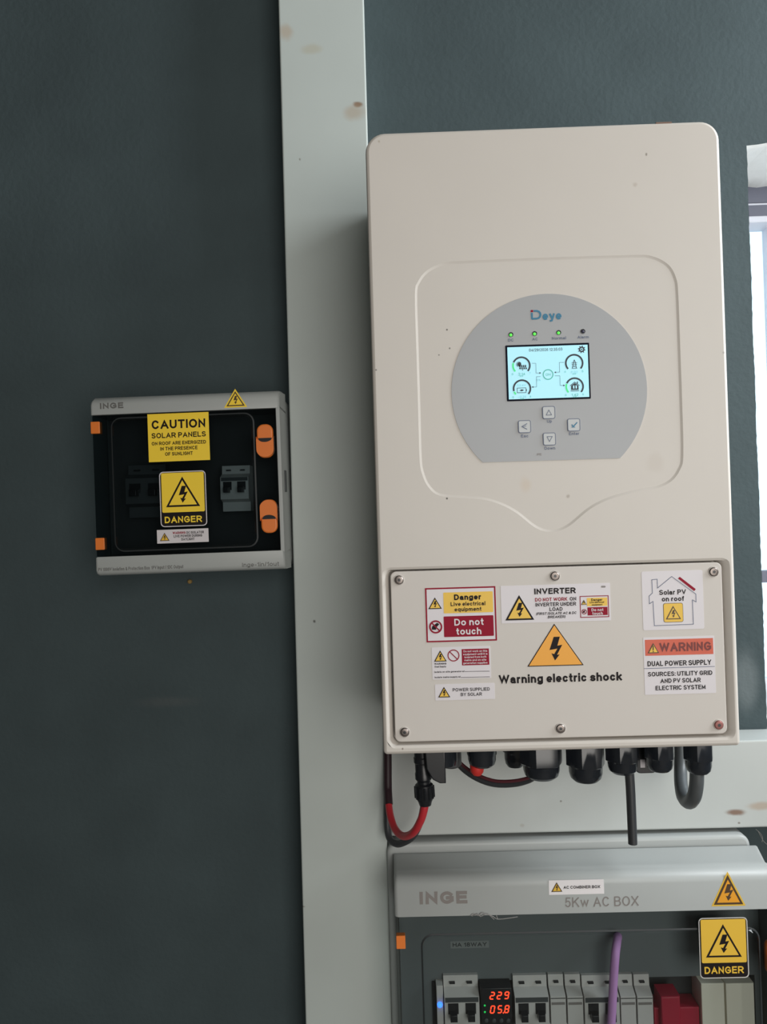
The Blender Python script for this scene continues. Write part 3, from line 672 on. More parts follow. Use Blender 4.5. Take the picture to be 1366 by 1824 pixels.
pr.line([(1163, 1150.5), (1163.1, 1157.5)], 1.9, M_ink2, up=6); pr.disc(1163.2, 1160.3, 1.1, M_ink2, up=6)
pr.line([c4(634, 762), c4(1110, 747)], .9, M_blueink); pr.build('symbols', st_)
pr = Print(T, YS); pr.text('WARNING', 1220.4, 1151.8, 91, 15.8, M_maroon, bold=.025, up=3); pr.text('DUAL POWER SUPPLY', 1209.8, 1180.8, 112, 9.2, M_ink, bold=.018)
pr.text('SOURCES: UTILITY GRID', 1211.2, 1199.5, 113, 8, M_ink, bold=.018); pr.text('AND PV SOLAR', 1212, 1211.8, 70.6, 8, M_ink, bold=.018); pr.text('ELECTRIC SYSTEM', 1212, 1224.4, 87.8, 8, M_ink, bold=.018); pr.build('lettering', st_)
pr = Print(T, YC); pr.tri(986.9, 1111, 1185.6, 99.5, M_ink, M_amb, t=1.5, mb=M_ink); pr.build('warning_triangle', T, 'large amber shock triangle printed on the cover')
pr = Print(T, YC); pr.text('Warning electric shock', 997.8, 1207.2, 217.3, 15.4, M_ink, bold=.03, space=.92); pr.build('lettering', T, 'printed words Warning electric shock')

# cable entries under the inverter
def gland(px, yd, r, top=1339, nut=.6, h_px=40, dome=True, hexa=True, lab=None, mm=None):
    """gland of radius r metres hanging from the underside at depth yd"""
    p = T.L(px, 1360, yd); s = mm or M_gland
    zb = T.L(px, 1340+h_px, yd).z; H = -zb                   # underside is local z = 0
    m = MB()
    m.lathe([(r*1.04, -.0006), (r*1.04, H*.14), (r*.86, H*.16), (r*.86, H*.24)], (p.x, yd, 0), (0, 0, -1), s, 24)
    g = m.build('cable_gland', T, lab)
    m = MB()
    pf = [(r*.90, H*.22), (r*.93, H*.26), (r*.93, H*.66), (r*.88, H*.70), (r*.87, H*.82), (r*.80, H*.92), (r*.62, H*.985), (r*.35, H)]
    m.lathe(pf, (p.x, yd, 0), (0, 0, -1), s, 24, hexr=(0, 1, 2) if hexa else ()); m.build('sealing_nut', g)
    return p.x, zb, H
gland(858.5, -.150, .0165, h_px=25, hexa=False)
gland(917, -.115, .0125, h_px=26)
gx4 = gland(964, -.165, .0210, h_px=46)
gland(1042.7, -.165, .0192, h_px=51)
gx6 = gland(1108.5, -.175, .0165, h_px=37)
gland(1175, -.165, .0150, h_px=33)
gx8 = gland(1243.5, -.170, .0146, h_px=37)
# red plug
p = T.L(851, 1364, -.150); za, zb = T.L(851, 1358, -.150).z, T.L(851, 1382, -.150).z; m = MB(); hh = za-zb
m.lathe([(.0072, 0), (.0073, hh*.45), (.0066, hh*.70), (.0042, hh*.93), (.0015, hh)], (p.x-.001, -.150, za), (0, 0, -1), M_redplug, 20); m.build('blanking_plug', T, 'red rubber plug below a gland')
# rotary isolator switch: collar, six-sided ring, wedge handle
ys = -.160; p = T.L(788, 1350, ys); za, zb, zc_ = (T.L(795, q, ys).z for q in (1342, 1361, 1371))
m = MB()
m.lathe([(.0150, 0), (.0150, -zb-.004), (.0142, -zb)], (p.x, ys, .0005), (0, 0, -1), M_gland, 28)
p2 = T.L(803, 1360, ys+.012)
m.lathe([(.0100, -zb-.014), (.0100, -zc_-.001), (.0088, -zc_+.0005)], (p2.x, ys+.012, 0), (0, 0, -1), M_black, 24, hexr=(0, 1))
sw = m.build('rotary_switch', T)
m = MB(); yh = ys-.0155; a_ = T.L(757, 1350, yh); b_ = T.L(793, 1350, yh); z9 = T.L(780, 1396, yh).z; zt9 = T.L(780, 1338, yh).z
q = [(a_.x, zt9), (a_.x+.001, zt9+(z9-zt9)*.55), (a_.x+.007, zt9+(z9-zt9)*.88), (b_.x-.006, z9), (b_.x, z9), (b_.x, zt9)]
m.prism(q[::1], ys-.002, yh, M_black, .0012)
m.build('switch_handle', sw)
q = T.L(751, 1335, -.158); m = MB(); m.lathe([(.0095, -.0005), (.0095, .004), (.0078, .005), (.0078, -q.z+.001)], (q.x, -.158, 0), (0, 0, -1), M_black, 22); m.build('plug_socket', T)
# data stick behind
m = MB(); p = T.L(1148, 1355, -.14); z9 = T.L(1148, 1374, -.14).z
m.prism(rrect(p.x, z9/2, .022, -z9+.001, (.005, .005, .001, .001), 4), -.10, -.145, M_black, .001); ds = m.build('data_stick', T)
m = MB(); x, z = T.P(1144.5, 1360, -.145); m.flat(rrect(x, z, .0048, .0085, 0), -.1452, M_white); m.build('label', ds, 'small pale label')

# ------------------------------------------------------------------ cables
def cable(name, pts, r, m_, label, cat='cable', n=14, taper=None, sm=8):
    m = MB(); P = [wp(*q) for q in pts]; m.tube(P, r, m_, n, sm, taper); return tag(m.build(name), label, cat)
zin = 1.5-.21834
# red and black solar leads with plug
root = wp(752, 1400, -.160)
T2 = Thing('solar_cable', 'red cable looping from a black plug under the inverter', 'cable', root)
m = MB(); loc = lambda a, b, y: tuple(T2.L(a, b, y)-Vector((0, 0, 0)))
m.tube([T2.L(*q) for q in ((757.5, 1425, -.158), (755.5, 1441, -.158), (749, 1462, -.154), (736, 1483, -.142), (719, 1489.5, -.122), (705, 1479, -.105), (696.5, 1458, -.090), (692.5, 1435, -.078), (690.8, 1400, -.066), (690.6, 1360, -.060), (690.5, 1310, -.056), (690.5, 1264, -.054))], .0040, M_red, 14, 8)
m.build('cable_sheath', T2)
m = MB(); m.tube([T2.L(*q) for q in ((692.4, 1433, -.0775), (691.4, 1415, -.071), (690.8, 1400, -.066), (690.6, 1360, -.060), (690.5, 1312, -.0562), (690.5, 1266, -.0541))], .0046, mat('maroon_black_sleeve', (44, 22, 30), .5), 14, 8); m.build('shrink_sleeve', T2, 'dark maroon sleeve')
m = MB(); q0 = T2.L(751, 1335, -.158); q1 = T2.L(757.5, 1434, -.158); ax = q1-q0; ll = ax.length
m.lathe([(.0082, 0), (.0082, ll*.12), (.0090, ll*.14), (.0090, ll*.22), (.0080, ll*.24), (.0080, ll*.40), (.0086, ll*.42), (.0086, ll*.52), (.0070, ll*.56), (.0070, ll*.60), (.0092, ll*.63), (.0094, ll*.86), (.0072, ll*.93), (.0060, ll)], q0, ax, M_black, 22)
pc = m.build('plug_connector', T2)
m = MB()
u = ax.normalized()
for k in range(12):
    a_ = 2*math.pi*k/12; d_ = Vector((math.cos(a_), math.sin(a_), 0)); d_ = (d_-u*d_.dot(u)).normalized()
    m.tube([q0+ax*.65+d_*.0093, q0+ax*.75+d_*.0095, q0+ax*.86+d_*.0094], .0011, M_black, 6, 2)
m.build('grip_ribs', pc)
cable('solar_cable', ((756, 1345, -.105), (757, 1400, -.105), (752, 1450, -.103), (738, 1486, -.096), (718, 1501, -.086), (703, 1502, -.077), (692.5, 1490, -.068), (689.5, 1460, -.061), (690, 1400, -.054), (690.5, 1350, -.048), (690.5, 1310, -.043), (690.5, 1262, -.040)), .0038, M_cable, 'black cable looping behind the red one, left below the inverter')
cable('earth_cable', ((801, 1282, -.112), (806, 1330, -.120), (813, 1354, -.122), (826, 1370, -.126), (850, 1386, -.134), (880, 1396, -.142), (915, 1396, -.150), (942, 1389, -.158), (956, 1379, -.164)), .0034, M_cable, 'black cable sagging from the rotary switch to a gland')
cable('earth_cable', ((800, 1284, -.120), (806, 1326, -.126), (814, 1350, -.128), (828, 1366, -.132), (852, 1381, -.140), (882, 1391, -.148), (915, 1391, -.156), (942, 1385, -.163), (957, 1376, -.167)), .0017, M_dred, 'thin dark red cable lying along the sagging black one')
cable('stub_cable', ((1120, 1367, -.175), (1122.5, 1400, -.175), (1124.8, 1450, -.175), (1127, 1503, -.175)), .0047, M_cable, 'short straight black cable end hanging from a gland', taper=.0045)
cable('battery_cable', ((1241, 1366, -.170), (1240.5, 1395, -.169), (1236, 1419, -.164), (1227, 1429, -.150), (1217.5, 1420, -.132), (1213, 1398, -.112), (1212, 1372, -.095), (1212, 1340, -.085), (1212, 1310, -.080), (1212, 1264, -.078)), .0070, M_gcable, 'thick grey cable bending in a U under the right end of the inverter')

# ------------------------------------------------------------------ enclosures
def band(m, x0, x1, prof, mm, ed=.003):
    """profile (y, z) swept along x, with softened ends"""
    cy_ = sum(p[0] for p in prof)/len(prof); cz_ = sum(p[1] for p in prof)/len(prof)
    Ls = []
    for x, s in ((x0, ed), (x0+ed*.3, ed*.3), (x0+ed, 0), (x1-ed, 0), (x1-ed*.3, ed*.3), (x1, ed)):
        pts = []
        for k, (y, z) in enumerate(prof):
            pts.append((x, y+(s if y < cy_ else 0), z+(-s if z > cz_ and y < -.07 and k > 0 else 0)))
        Ls.append(m.loop(pts))
    m.loft(Ls, mm); m.face(Ls[0][::-1], mm); m.face(Ls[-1], mm)
def sheet(m, o, y, mm): m.flat(o, y, mm)

# --- the small isolator box left of the trunking
c1 = lambda x, y: (140+x/3.415, 670+y/3.415)
p = wp(335, 1028, Y_IS)
T = Thing('isolator_box', 'grey box with smoked door and yellow caution stickers, left of the upright trunking', 'electrical enclosure', (p.x, 0, p.z), turn=.45)
ISO = T
lx = T.L(164.5, 860, Y_IS).x; rx = T.L(502.3, 860, Y_IS).x
ztop = T.L(335, 695.5, Y_IS).z; zbt = T.L(335, 732.5, Y_IS).z; zbb = T.L(335, 986.5, Y_IS).z; zbo = T.L(335, 1022, Y_IS).z
m = MB(); YB = -.055
bx0, bx1 = lx+.004, T.L(517.5, 860, -.030).x
m.prism(rrect((bx0+bx1)/2, (ztop+zbo)/2-.0005, bx1-bx0, ztop-zbo+.001, .012, 6), 0, YB, M_box, .002); m.build('enclosure_base', T)
m = MB()
band(m, lx, rx, [(YB, ztop+.000), (-.080, ztop-.0004), (-.096, ztop-.003), (-.103, ztop-.0075), (Y_IS, ztop-.012), (Y_IS, zbt), (YB, zbt)], M_box, .003)
band(m, lx, rx, [(YB, zbb), (Y_IS, zbb), (Y_IS, zbo+.007), (-.103, zbo+.0035), (-.096, zbo+.001), (YB, zbo)], M_box, .003)
m.box(rx-.0045, rx, YB, Y_IS+.001, zbb-.002, zbt+.002, M_box, .001)
m.build('enclosure_cover', T, angle=45)
m = MB(); m.box(lx+.002, rx-.004, YB+.001, YB-.002, zbb, zbt, M_dark); m.build('inner_panel', T)
YDR = Y_IS+.004
def door(T, lx, rx, zb, zt, wx0, wx1, wz0, wz1, yd, yf, back, r, M_smoke):
    m = MB(); o = rrect((lx+rx)/2, (zb+zt)/2, rx-lx, zt-zb, .001, 2)
    wn = rrect((wx0+wx1)/2, (wz0+wz1)/2, wx1-wx0, wz1-wz0, r, 6)
    A = m.loop([(x, yd, z) for x, z in o]); B = m.loop([(x, yd, z) for x, z in wn])
    m.web(A, B, M_smoke)
    C1 = m.loop([(x, yd+(yf-yd)*.6, z) for x, z in inset(wn, .0008)]); C2 = m.loop([(x, yf, z) for x, z in inset(wn, .0026)])
    m.loft([B, C1, C2], M_smoke); m.face(C2, M_smoke)
    D = m.loop([(x, back, z) for x, z in o]); m.loft([A, D], M_smoke, smooth=False)
    dd = m.build('smoked_door', T, 'smoked see-through door', angle=45)
    m = MB(); A = m.loop([(x, yd-.0004, z) for x, z in inset(wn, -.0012)]); B = m.loop([(x, yd-.0012, z) for x, z in inset(wn, .0006)]); m.loft([A, B], M_dark)
    m.build('window_rim', dd); return dd
wx0 = T.L(203, 860, YDR).x; wx1 = T.L(455, 860, YDR).x; wz1 = T.L(330, 741, YDR).z; wz0 = T.L(330, 977, YDR).z
dr = door(T, lx+.0008, rx-.0047, zbb+.0004, zbt-.0004, wx0, wx1, wz0, wz1, YDR, Y_IS+.0003, YB-.002, .010, M_smoke2)
for (px, py) in ((170.2, 762), (178.6, 968.8)):
    m = MB(); m.prism(T.rect(px, py, 16.2, 21.5, YDR, 1.5), YDR+.006, YDR-.0015, M_orange, .0006); m.build('hinge_clip', T, 'orange hinge clip')
def latch(T, px, py, w_, h_, y, flip):
    x, z = T.P(px, py, y); k = T.sc(y); W, H = w_*k, h_*k; m = MB(); s = -1 if flip else 1
    o = rrect(x, z, W*.95, H, W*.40, 7); m.prism(o, y+.004, y-.0030, M_orange, .0018)          # capsule
    cup = [(x+W*.5*math.cos(t), z+s*(H*.13-H*.17*math.sin(-t))) for t in [-math.pi*i/14 for i in range(15)]]
    bot = [(x+W*.5*math.cos(t)*(1 if abs(math.cos(t)) > .99 else 1), z-s*(H*.27+W*.42*math.sin(t))) for t in [math.pi*i/10 for i in range(11)]]
    o = cup+bot[::-1]                                                                            # thumb piece with a hollow upper edge
    o = o[::-1] if sum(a[0]*b[1]-b[0]*a[1] for a, b in zip(o, o[1:]+o[:1])) < 0 else o
    m.prism(o, y-.001, y-.0052, M_orange, 0)
    l = m.build('latch', T, 'orange door latch')
    m = MB(); c = [(x+W*.40*math.cos(t), z+s*(H*.085-H*.125*math.sin(-t))) for t in [-math.pi*i/12 for i in range(13)]]
    m.prism(c if sum(a[0]*b[1]-b[0]*a[1] for a, b in zip(c, c[1:]+c[:1])) > 0 else c[::-1], y-.001, y-.0034, M_black); m.build('thumb_slot', l)
latch(T, 472.7, 785.7, 30.5, 60, YDR, False); latch(T, 479.7, 919.5, 30.5, 60, YDR, True)
m = MB(); p1 = T.L(502, 855, Y_IS); m.box(rx-.0001, rx+.0012, -.075, -.085, p1.z-.012, p1.z+.012, M_darker, .0004); m.build('side_clip', T)
pr = Print(T, Y_IS); pr.text('INGE', 198.8, 722.6, 42.5, 10.6, M_dk_ink, bold=.04, space=1.2); pr.build('maker_lettering', T); pr = Print(T, Y_IS); pr.text('PV 1000V Isolation & Protection Box  1PV Input / 1DC Output', 250.8, 1011.8, 153, 6.2, M_dk_ink, bold=.01); pr.build('printed_lettering', T); pr = Print(T, Y_IS)
pr.text('Inge-1in/1out', 464.3, 1005, 66, 7.4, M_dk_ink, bold=0, space=1.25); pr.build('printed_lettering', T)
pr = Print(T, Y_IS); pr.tri(418.8, 697, 723.5, 33, M_ink2, M_yel2, t=2.0, halo=(M_yel2, 2.0)); pr.build('warning_sticker', T, 'yellow triangle sticker on the top band of the isolator box')
YDF = Y_IS+.0003
st_ = backing(T, 318.3, 778.6, 110, 86, YDF, 'warning_sticker', 'square yellow CAUTION sticker about solar panels', M_yel2, 0)
YS = YDF-.00018
pr = Print(T, YS)
for t, x, y, w_, h_, b_ in (('CAUTION', 318, 755, 96.6, 15.8, .025), ('SOLAR PANELS', 318.3, 774.6, 97.5, 9.4, .018), ('ON ROOF ARE ENERGIZED', 318.6, 788.6, 97.5, 6.4, .022), ('IN THE PRESENCE', 318.7, 798.3, 66.8, 6.4, .022), ('OF SUNLIGHT', 318.8, 807.9, 49.8, 6.4, .022)):
    pr.text(t, x, y, w_, h_, M_ink, bold=b_)
pr.build('lettering', st_)
def danger_sign(T, x, y, w_, h_, yp, label, edge, yl):
    st_ = backing(T, x, y, w_, h_, yp, 'warning_sticker', label, edge, 7)
    yy = yp-.00018; pr = Print(T, yy)
    pr.rect(x, y, w_-3.2, h_-3.2, M_ink, r=6); hb = h_*.235; ht = h_-5-hb
    pr.rect(x-.3, y-h_/2+2.6+ht/2, w_-7, ht, yl, up=2, r=2.5)
    sx, sy = w_/285*3.415, h_/338*3.415
    ox = x-(636-630)/3.415; ay = y-(746-610)*.99*h_/338; by = y-(746-795)*h_/338
    pr.tri(ox, ay, by, 209/285*w_, M_ink, yl, t=3.2, up=2); pr.build('symbols', st_)
    pr = Print(T, yy); pr.text('DANGER', x+.5, y+(871-746)*h_/338, w_*.80, h_*.118, yl, bold=.022, up=3); pr.build('lettering', st_)
danger_sign(T, 326.2, 888.4, 83.5, 99, YDF, 'yellow and black DANGER sticker on the isolator door', M_white, M_yel2)
st_ = backing(T, 325.6, 954.6, 92.5, 24.3, YDF, 'warning_sticker', 'small white sticker warning of a live DC isolator', None, .5)
pr = Print(T, YS); pr.tri(293, 949, 963.6, 17.5, M_ink2, M_yel, t=1.2); pr.build('symbols', st_)
pr = Print(T, YS); pr.text('WARNING:', 319.4, 948.9, 24, 4.6, M_redink, bold=.03); pr.text('DC ISOLATOR', 347.8, 948.1, 31, 4.6, M_ink, bold=.02)
pr.text('LIVE POWER DURING', 334.8, 954.4, 51, 4.6, M_ink, bold=.02); pr.text('DAYLIGHT', 334.9, 960.2, 23.5, 4.6, M_ink, bold=.02); pr.build('lettering', st_)

# --- breakers
def breaker(name, px0, px1, top, yb, poles, label, group=None, h=.080, toggle=True, face=.030, body=None):
    """row-mounted breaker: px0..px1 wide, its top edge at photo row top on the plane of its face"""
    yf = yb-face; a_ = wp(px0, top, yf); b_ = wp(px1, top, yf); wd = b_.x-a_.x-.0006
    T = Thing(name, label, 'circuit breaker', ((a_.x+b_.x)/2, yb, a_.z-h), group); bm_ = body or M_ivory
    m = MB()
    prof = [(0, 0), (-face*.62, 0), (-face*.62, h*.20), (-face, h*.26), (-face, h*.74), (-face*.64, h*.82), (-face*.60, h), (0, h)]
    Ls = [m.loop([(x, y, z) for y, z in prof]) for x in (-wd/2, wd/2)]
    m.loft(Ls, bm_, smooth=False); m.face(Ls[0][::-1], bm_); m.face(Ls[1], bm_); m.build('breaker_body', T)
    pw = wd/poles
    for k in range(poles):
        cx_ = -wd/2+pw*(k+.5)
        m = MB(); m.box(cx_-pw*.16, cx_+pw*.16, -face*.62, -face*.66-.002, h*.885, h*.91, M_black); m.build('terminal_slot', T)
        if toggle:
            m = MB(); m.box(cx_-pw*.30, cx_+pw*.30, -face+.001, -face-.0004, h*.46, h*.64, M_black); m.box(cx_-pw*.2, cx_+pw*.2, -face, -face-.009, h*.40, h*.52, M_black, .001); m.build('toggle', T)
    if toggle:
        m = MB(); m.box(-wd/2+.0008, wd/2-.0008, -face+.001, -face-.0003, h*.655, h*.735, M_darker); m.build('rating_strip', T)
    else:
        m = MB(); m.box(-wd/2+.001, wd/2-.001, -face+.001, -face-.0003, h*.60, h*.64, M_grey_ink); m.box(-wd/2+.0002, wd/2-.0002, -face+.001, -face-.0002, h*.70, h*.712, M_dark); m.build('rating_strip', T)
    return T
breaker('circuit_breaker', 391, 442, 829, -.057, 2, 'pale two-pole breaker behind the right of the isolator door, beside the orange latches', h=.052, face=.028)
breaker('circuit_breaker', 222, 290, 828, -.057, 2, 'dim wide breaker behind the left of the isolator door', h=.060, face=.028, body=M_darker)

# --- the distribution box at the bottom right
c7 = lambda x, y: (680+x/4.018, 1460+y/4.018)
c8 = lambda x, y: (1000+x/3.732, 1460+y/3.732)
p = wp(1034, 1800, Y_AC)
zt_f = wp(1034, 1563, Y_AC).z
T = Thing('distribution_box', 'large grey box with a smoked door and lit red meter, below the inverter', 'electrical enclosure', (p.x, 0, zt_f-.235)); AC = T
YB = -.060
lx = T.L(703.0, 1625, Y_AC).x; rx = T.L(1391, 1620, Y_AC).x
zbt = T.L(1034, 1624, Y_AC).z; zfr = zt_f-T.o.location.z
zgr = T.L(1000, 1514, YB).z; zbase = T.L(1000, 1494, YB+.004).z
bx0 = T.L(690.5, 1560, -.055).x; bx1 = T.L(1341, 1480, -.050).x
bx1 = rx-.0045
m = MB(); m.prism(rrect((bx0+bx1)/2, (zbase-.02)/2, bx1-bx0, zbase+.02, .012, 6), 0, YB+.002, M_box, .004); m.build('enclosure_base', T)
m = MB()
zs = zbt-.0015
band(m, lx, rx, [(YB, zgr), (YB-.004, zgr+.0005), (-.085, zgr-.007), (-.106, zfr+.004), (-.1125, zfr-.0005), (Y_AC+.0004, zfr-.004), (Y_AC, zfr-.008), (Y_AC, zs), (YB, zs)], M_box, .004)
band(m, lx, rx, [(YB, .0), (Y_AC, .0), (Y_AC, -.016), (-.110, -.022), (YB, -.026)], M_box, .003)
m.box(rx-.006, rx, YB, Y_AC+.001, -.01, zbt+.002, M_box, .001)
m.build('enclosure_cover', T, angle=45)
# inner mask with the opening over the breakers
YM = -.074
ox0 = T.L(771, 1800, YM).x; ox1 = T.L(1346, 1800, YM).x; oz1 = T.L(1034, 1743, YM).z; oz0 = oz1-.073
m = MB()
ob_ = rrect((lx+rx)/2, (0+zbt)/2, rx-lx-.008, zbt-.002, 0); ih = rrect((ox0+ox1)/2, (oz0+oz1)/2, ox1-ox0, oz1-oz0, 0)
A = m.loop([(x, YM, z) for x, z in ob_]); B = m.loop([(x, YM, z) for x, z in ih]); C = m.loop([(x, YB, z) for x, z in ih]); D = m.loop([(x, YB, z) for x, z in ob_])
m.loft([D, A, B, C], M_mask, smooth=False); m.build('inner_panel', T)
m = MB(); m.box(ox0-.01, ox1+.01, YB+.003, YB+.0012, oz0-.01, oz1+.01, M_dark); m.build('back_plate', T)
m = MB(); m.box(ox0, ox0+.0032, YM+.001, YM-.003, oz0, oz1+.001, M_black); m.build('opening_edge', T)
YDR = Y_AC+.004
wx0 = T.L(752, 1700, YDR).x; wx1 = T.L(1352, 1700, YDR).x; wz1 = T.L(1034, 1659, YDR).z
dr = door(T, lx+.0008, rx-.006, .0005, zs-.0005, wx0, wx1, .012, wz1, YDR, Y_AC+.0003, YB-.001, .012, M_smoke)
m = MB(); m.prism(T.rect(713.9, 1677.8, 16, 22.5, YDR, 1), YDR+.006, YDR-.0015, M_orange, .0004); m.build('hinge_clip', T, 'orange hinge clip')
latch(T, 1379, 1706, 30, 62, YDR-.001, False)
m = MB(); x, z = T.P(836.5, 1682.2, YM); m.prism(T.rect(836.5, 1682.2, 68, 12.5, YM, 1), YM, YM-.0002, mat('grey_tape', (132, 138, 138), .5)); lb = m.build('name_label', T, 'small grey label inside the door')
pr = Print(T, YM-.0002); pr.text('HA 18WAY', 836.5, 1682.2, 60, 7.2, M_dark, bold=.01, space=1.1); pr.build('lettering', lb)
pr = Print(T, Y_AC); pr.text('INGE', 789.6, 1598.8, 84.8, 22, M_grey_ink, bold=.045, space=1.12); pr.build('maker_lettering', T); pr = Print(T, Y_AC); pr.text('5Kw AC BOX', 1071.8, 1605.8, 129, 17.4, M_grey_ink, bold=-.005, space=1.2); pr.build('printed_lettering', T)
st_ = backing(T, 1026.5, 1580, 97, 25.5, Y_AC, 'warning_sticker', 'small white sticker reading AC COMBINER BOX', mat('bright_label_vinyl', (236, 232, 234), .5), .5)
YS = Y_AC-.00018
pr = Print(T, YS); pr.tri(991.2, 1571.3, 1588.2, 19.5, M_ink2, M_yel, t=1.5); pr.build('symbols', st_)
pr = Print(T, YS); pr.text('AC COMBINER BOX', 1036.2, 1579.8, 64.3, 5.2, M_ink, bold=.02); pr.build('lettering', st_)
pr = Print(T, Y_AC); pr.tri(1295.6, 1558.2, 1610.2, 51.5, M_ink2, M_amb, t=3.6, halo=(M_yel, 2.2)); pr.build('warning_sticker', T, 'amber triangle sticker on the band of the distribution box')
danger_sign(T, 1288.9, 1688.3, 85.5, 106, Y_AC+.0003, 'yellow and black DANGER sticker on the distribution box door', mat('clear_edge_vinyl', (206, 204, 200), .4), M_yel)

# row of modules on the rail
YR = YB-.0005
RAIL = [('d', 790, 853, 'pale two-pole breaker between the blue lamp and the red digit meter'),
        ('d', 915.5, 977, 'pale two-pole breaker just right of the red digit meter'),
        ('s', 979, 1007, 'narrow breaker right of the breaker that adjoins the meter, first of a pair'),
        ('s', 1009, 1037.5, 'narrow breaker left of the middle two-pole breaker, second of a pair'),
        ('d', 1039.5, 1102.5, 'pale two-pole breaker behind the mauve streak'),
        ('s', 1104, 1131.5, 'narrow breaker just right of the mauve streak'),
        ('s', 1133.5, 1162, 'narrow breaker left of the red block'),
        ('b', 1248, 1290, 'added cream block for the door reflection, right of the red block, under the DANGER sticker'),
        ('b', 1292, 1343, 'added cream block for the door reflection at the right end of the row')]
GR = {'d': 'two-pole breakers on the rail', 's': 'narrow breakers on the rail', 'b': 'cream reflection blocks on the rail'}
for kind, x0, x1, lab in RAIL:
    top = 1749 if kind == 'd' else (1747 if kind == 's' else 1752)
    if kind == 'b':  # added cream blocks stand in for the bright reflection on the door
        a_ = wp(x0, top, YR-.028); b_ = wp(x1, top, YR-.028)
        m = MB(); m.box(a_.x+.0003, b_.x-.0003, 0+YR, YR-.028, a_.z-.064, a_.z, M_cream, .001)
        t_ = tag(m.build('reflection_block'), lab, 'reflection', GR['b']); continue
    breaker('circuit_breaker', x0, x1, top, YR, 2 if kind == 'd' else 1, lab, GR[kind], h=.066, toggle=kind == 'd', face=.030)
# red block: low body and raised handle
a_ = wp(1164, 1795, YR-.024); b_ = wp(1246, 1795, YR-.024)
R_ = Thing('changeover_switch', 'red block with a raised grip in the breaker row', 'switch', ((a_.x+b_.x)/2, YR, a_.z-.036)); hw = (b_.x-a_.x)/2-.0003
m = MB(); m.box(-hw, hw, 0, -.024, 0, .036, M_redmod, .0015); m.build('switch_body', R_)
h0 = R_.L(1177.5, 1790, YR-.033).x; h1 = R_.L(1212, 1790, YR-.033).x; hz = R_.L(1195, 1775, YR-.033).z
m = MB(); m.box(h0, h1, -.010, -.033, .006, hz, M_redmod, .002); m.build('grip', R_)
# blue indicator module
a_ = wp(776.5, 1756, YR-.026); b_ = wp(789, 1756, YR-.026)
B_ = Thing('indicator_module', 'slim white module with a glowing blue lamp at the left end of the row', 'indicator', ((a_.x+b_.x)/2, YR, a_.z-.060)); hw = (b_.x-a_.x)/2-.0002
m = MB(); m.box(-hw, hw, 0, -.026, 0, .060, M_ivory, .0008); m.build('module_body', B_)
q = B_.L(783.3, 1789.3, YR-.026); m = MB(); m.lathe([(.0030, 0), (.0029, .0012), (.0020, .0026), (.0007, .0031)], (q.x, -.026, q.z), (0, -1, 0), M_led_b, 18); m.build('lamp', B_, 'glowing blue lamp')
# digital meter
YMf = YR-.031
a_ = wp(855.5, 1760.5, YMf); b_ = wp(911, 1760.5, YMf)
D_ = Thing('digital_meter', 'black meter showing 229 and 05.8 in glowing red digits', 'meter', ((a_.x+b_.x)/2, YR, a_.z-.060)); hw = (b_.x-a_.x)/2
m = MB(); m.box(-hw, hw, 0, -.031, 0, .060, M_black, .001); m.build('meter_body', D_)
SEG = {'2': 'abged', '9': 'abcdfg', '0': 'abcdef', '5': 'afgcd', '8': 'abcdefg'}
def seg_digit(pr, ch, x, y, w_, h_, m_):
    t = 2.0; sl = .16; g = .5
    P = lambda a, b: (x+a*w_/2-b*h_/2*sl, y+b*h_/2)
    E = {'a': ((-1, -1), (1, -1)), 'b': ((1, -1), (1, 0)), 'c': ((1, 0), (1, 1)), 'd': ((-1, 1), (1, 1)), 'e': ((-1, 0), (-1, 1)), 'f': ((-1, -1), (-1, 0)), 'g': ((-1, 0), (1, 0))}
    for s in SEG[ch]:
        p, q = P(*E[s][0]), P(*E[s][1]); d = Vector((q[0]-p[0], q[1]-p[1])); L = d.length; d = d/L
        pr.line([(p[0]+d.x*1.1, p[1]+d.y*1.1), (q[0]-d.x*1.1, q[1]-d.y*1.1)], t, m_, up=2)
pr = Print(D_, YMf)
for ch, cx_ in zip('229', (876.6, 889.2, 902.4)): seg_digit(pr, ch, cx_, 1773-.03*(cx_-890), 6.4, 11.8, M_led_r)
for ch, cx_ in zip('058', (877.2, 890.2, 902.6)): seg_digit(pr, ch, cx_, 1797.6-.03*(cx_-890), 6.4, 12.4, M_led_r)
pr.disc(896.4, 1804, 1.2, M_led_r); pr.build('digits', D_, 'glowing red digits')
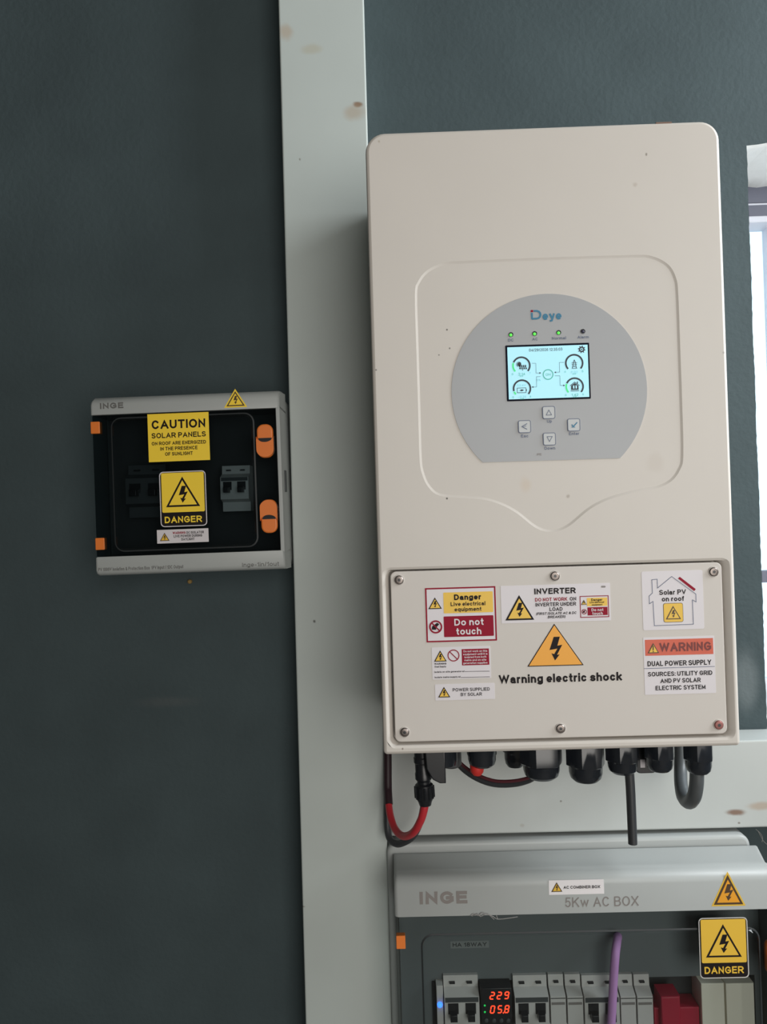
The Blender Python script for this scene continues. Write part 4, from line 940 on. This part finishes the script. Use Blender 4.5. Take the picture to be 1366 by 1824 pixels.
for (x, y) in ((863.3, 1791), (863.5, 1802.6)):
    q = D_.L(x, y, YMf); m = MB(); m.lathe([(.0011, 0), (.0009, .0006), (.0004, .0008)], (q.x, -.031, q.z), (0, -1, 0), M_led_g2, 12); m.build('indicator_lamp', D_, 'small green lamp')
for x in (866, 879.5, 892.5, 905):
    q = D_.L(x, 1817.5, YMf); m = MB(); m.lathe([(.0024, 0), (.0024, .0008), (.0018, .0014), (.0006, .0016)], (q.x, -.031, q.z), (0, -1, 0), M_darker, 16); m.build('push_button', D_)
m = MB(); yw = -.101  # added tube drawing the mauve reflection streak of the door
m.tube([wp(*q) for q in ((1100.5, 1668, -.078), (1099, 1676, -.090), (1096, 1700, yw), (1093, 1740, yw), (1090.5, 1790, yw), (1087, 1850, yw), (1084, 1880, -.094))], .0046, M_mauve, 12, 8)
tag(m.build('mauve_reflection'), 'soft mauve reflection streak behind the smoked door, in front of a two-pole breaker', 'reflection_streak')

# ------------------------------------------------------------------ small things
m = MB(); q = wp(337.8, 1036, -.002)
m.lathe([(.0028, 0), (.0026, .003), (.0012, .0045)], (q.x, 0, q.z), (0, -1, 0), M_tan, 12); tag(m.build('wall_plug'), 'tiny tan wall plug in the dark wall just under the isolator box', 'wall plug')
m = MB()
for pl in (((838, 1631), (844, 1627), (852, 1631), (858, 1626), (868, 1629)), ((848, 1629), (857, 1632), (866, 1628), (877, 1632), (886, 1637), (902, 1636), (922, 1633)), ((869, 1628), (876, 1634), (880, 1638)), ((840, 1632), (850, 1628), (856, 1633)), ((884, 1630), (886, 1636))):
    m.tube([wp(a_, b_, Y_AC-.001+rnd(.001)) for a_, b_ in pl], .0004, M_web, 5, 5)
tag(m.build('cobweb'), 'wisp of dusty cobweb under the band of the distribution box', 'cobweb')
m = MB()
for pl in (((1346, 1477), (1354, 1484), (1358, 1492), (1357, 1500)), ((1350, 1480), (1359, 1497), (1366, 1504), (1372, 1510))):
    m.tube([wp(a_, b_, -.03) for a_, b_ in pl], .0003, M_web, 5, 5)
tag(m.build('cobweb'), 'thin cobweb strand at the right end of the distribution box top', 'cobweb')
bpy.context.view_layer.update()
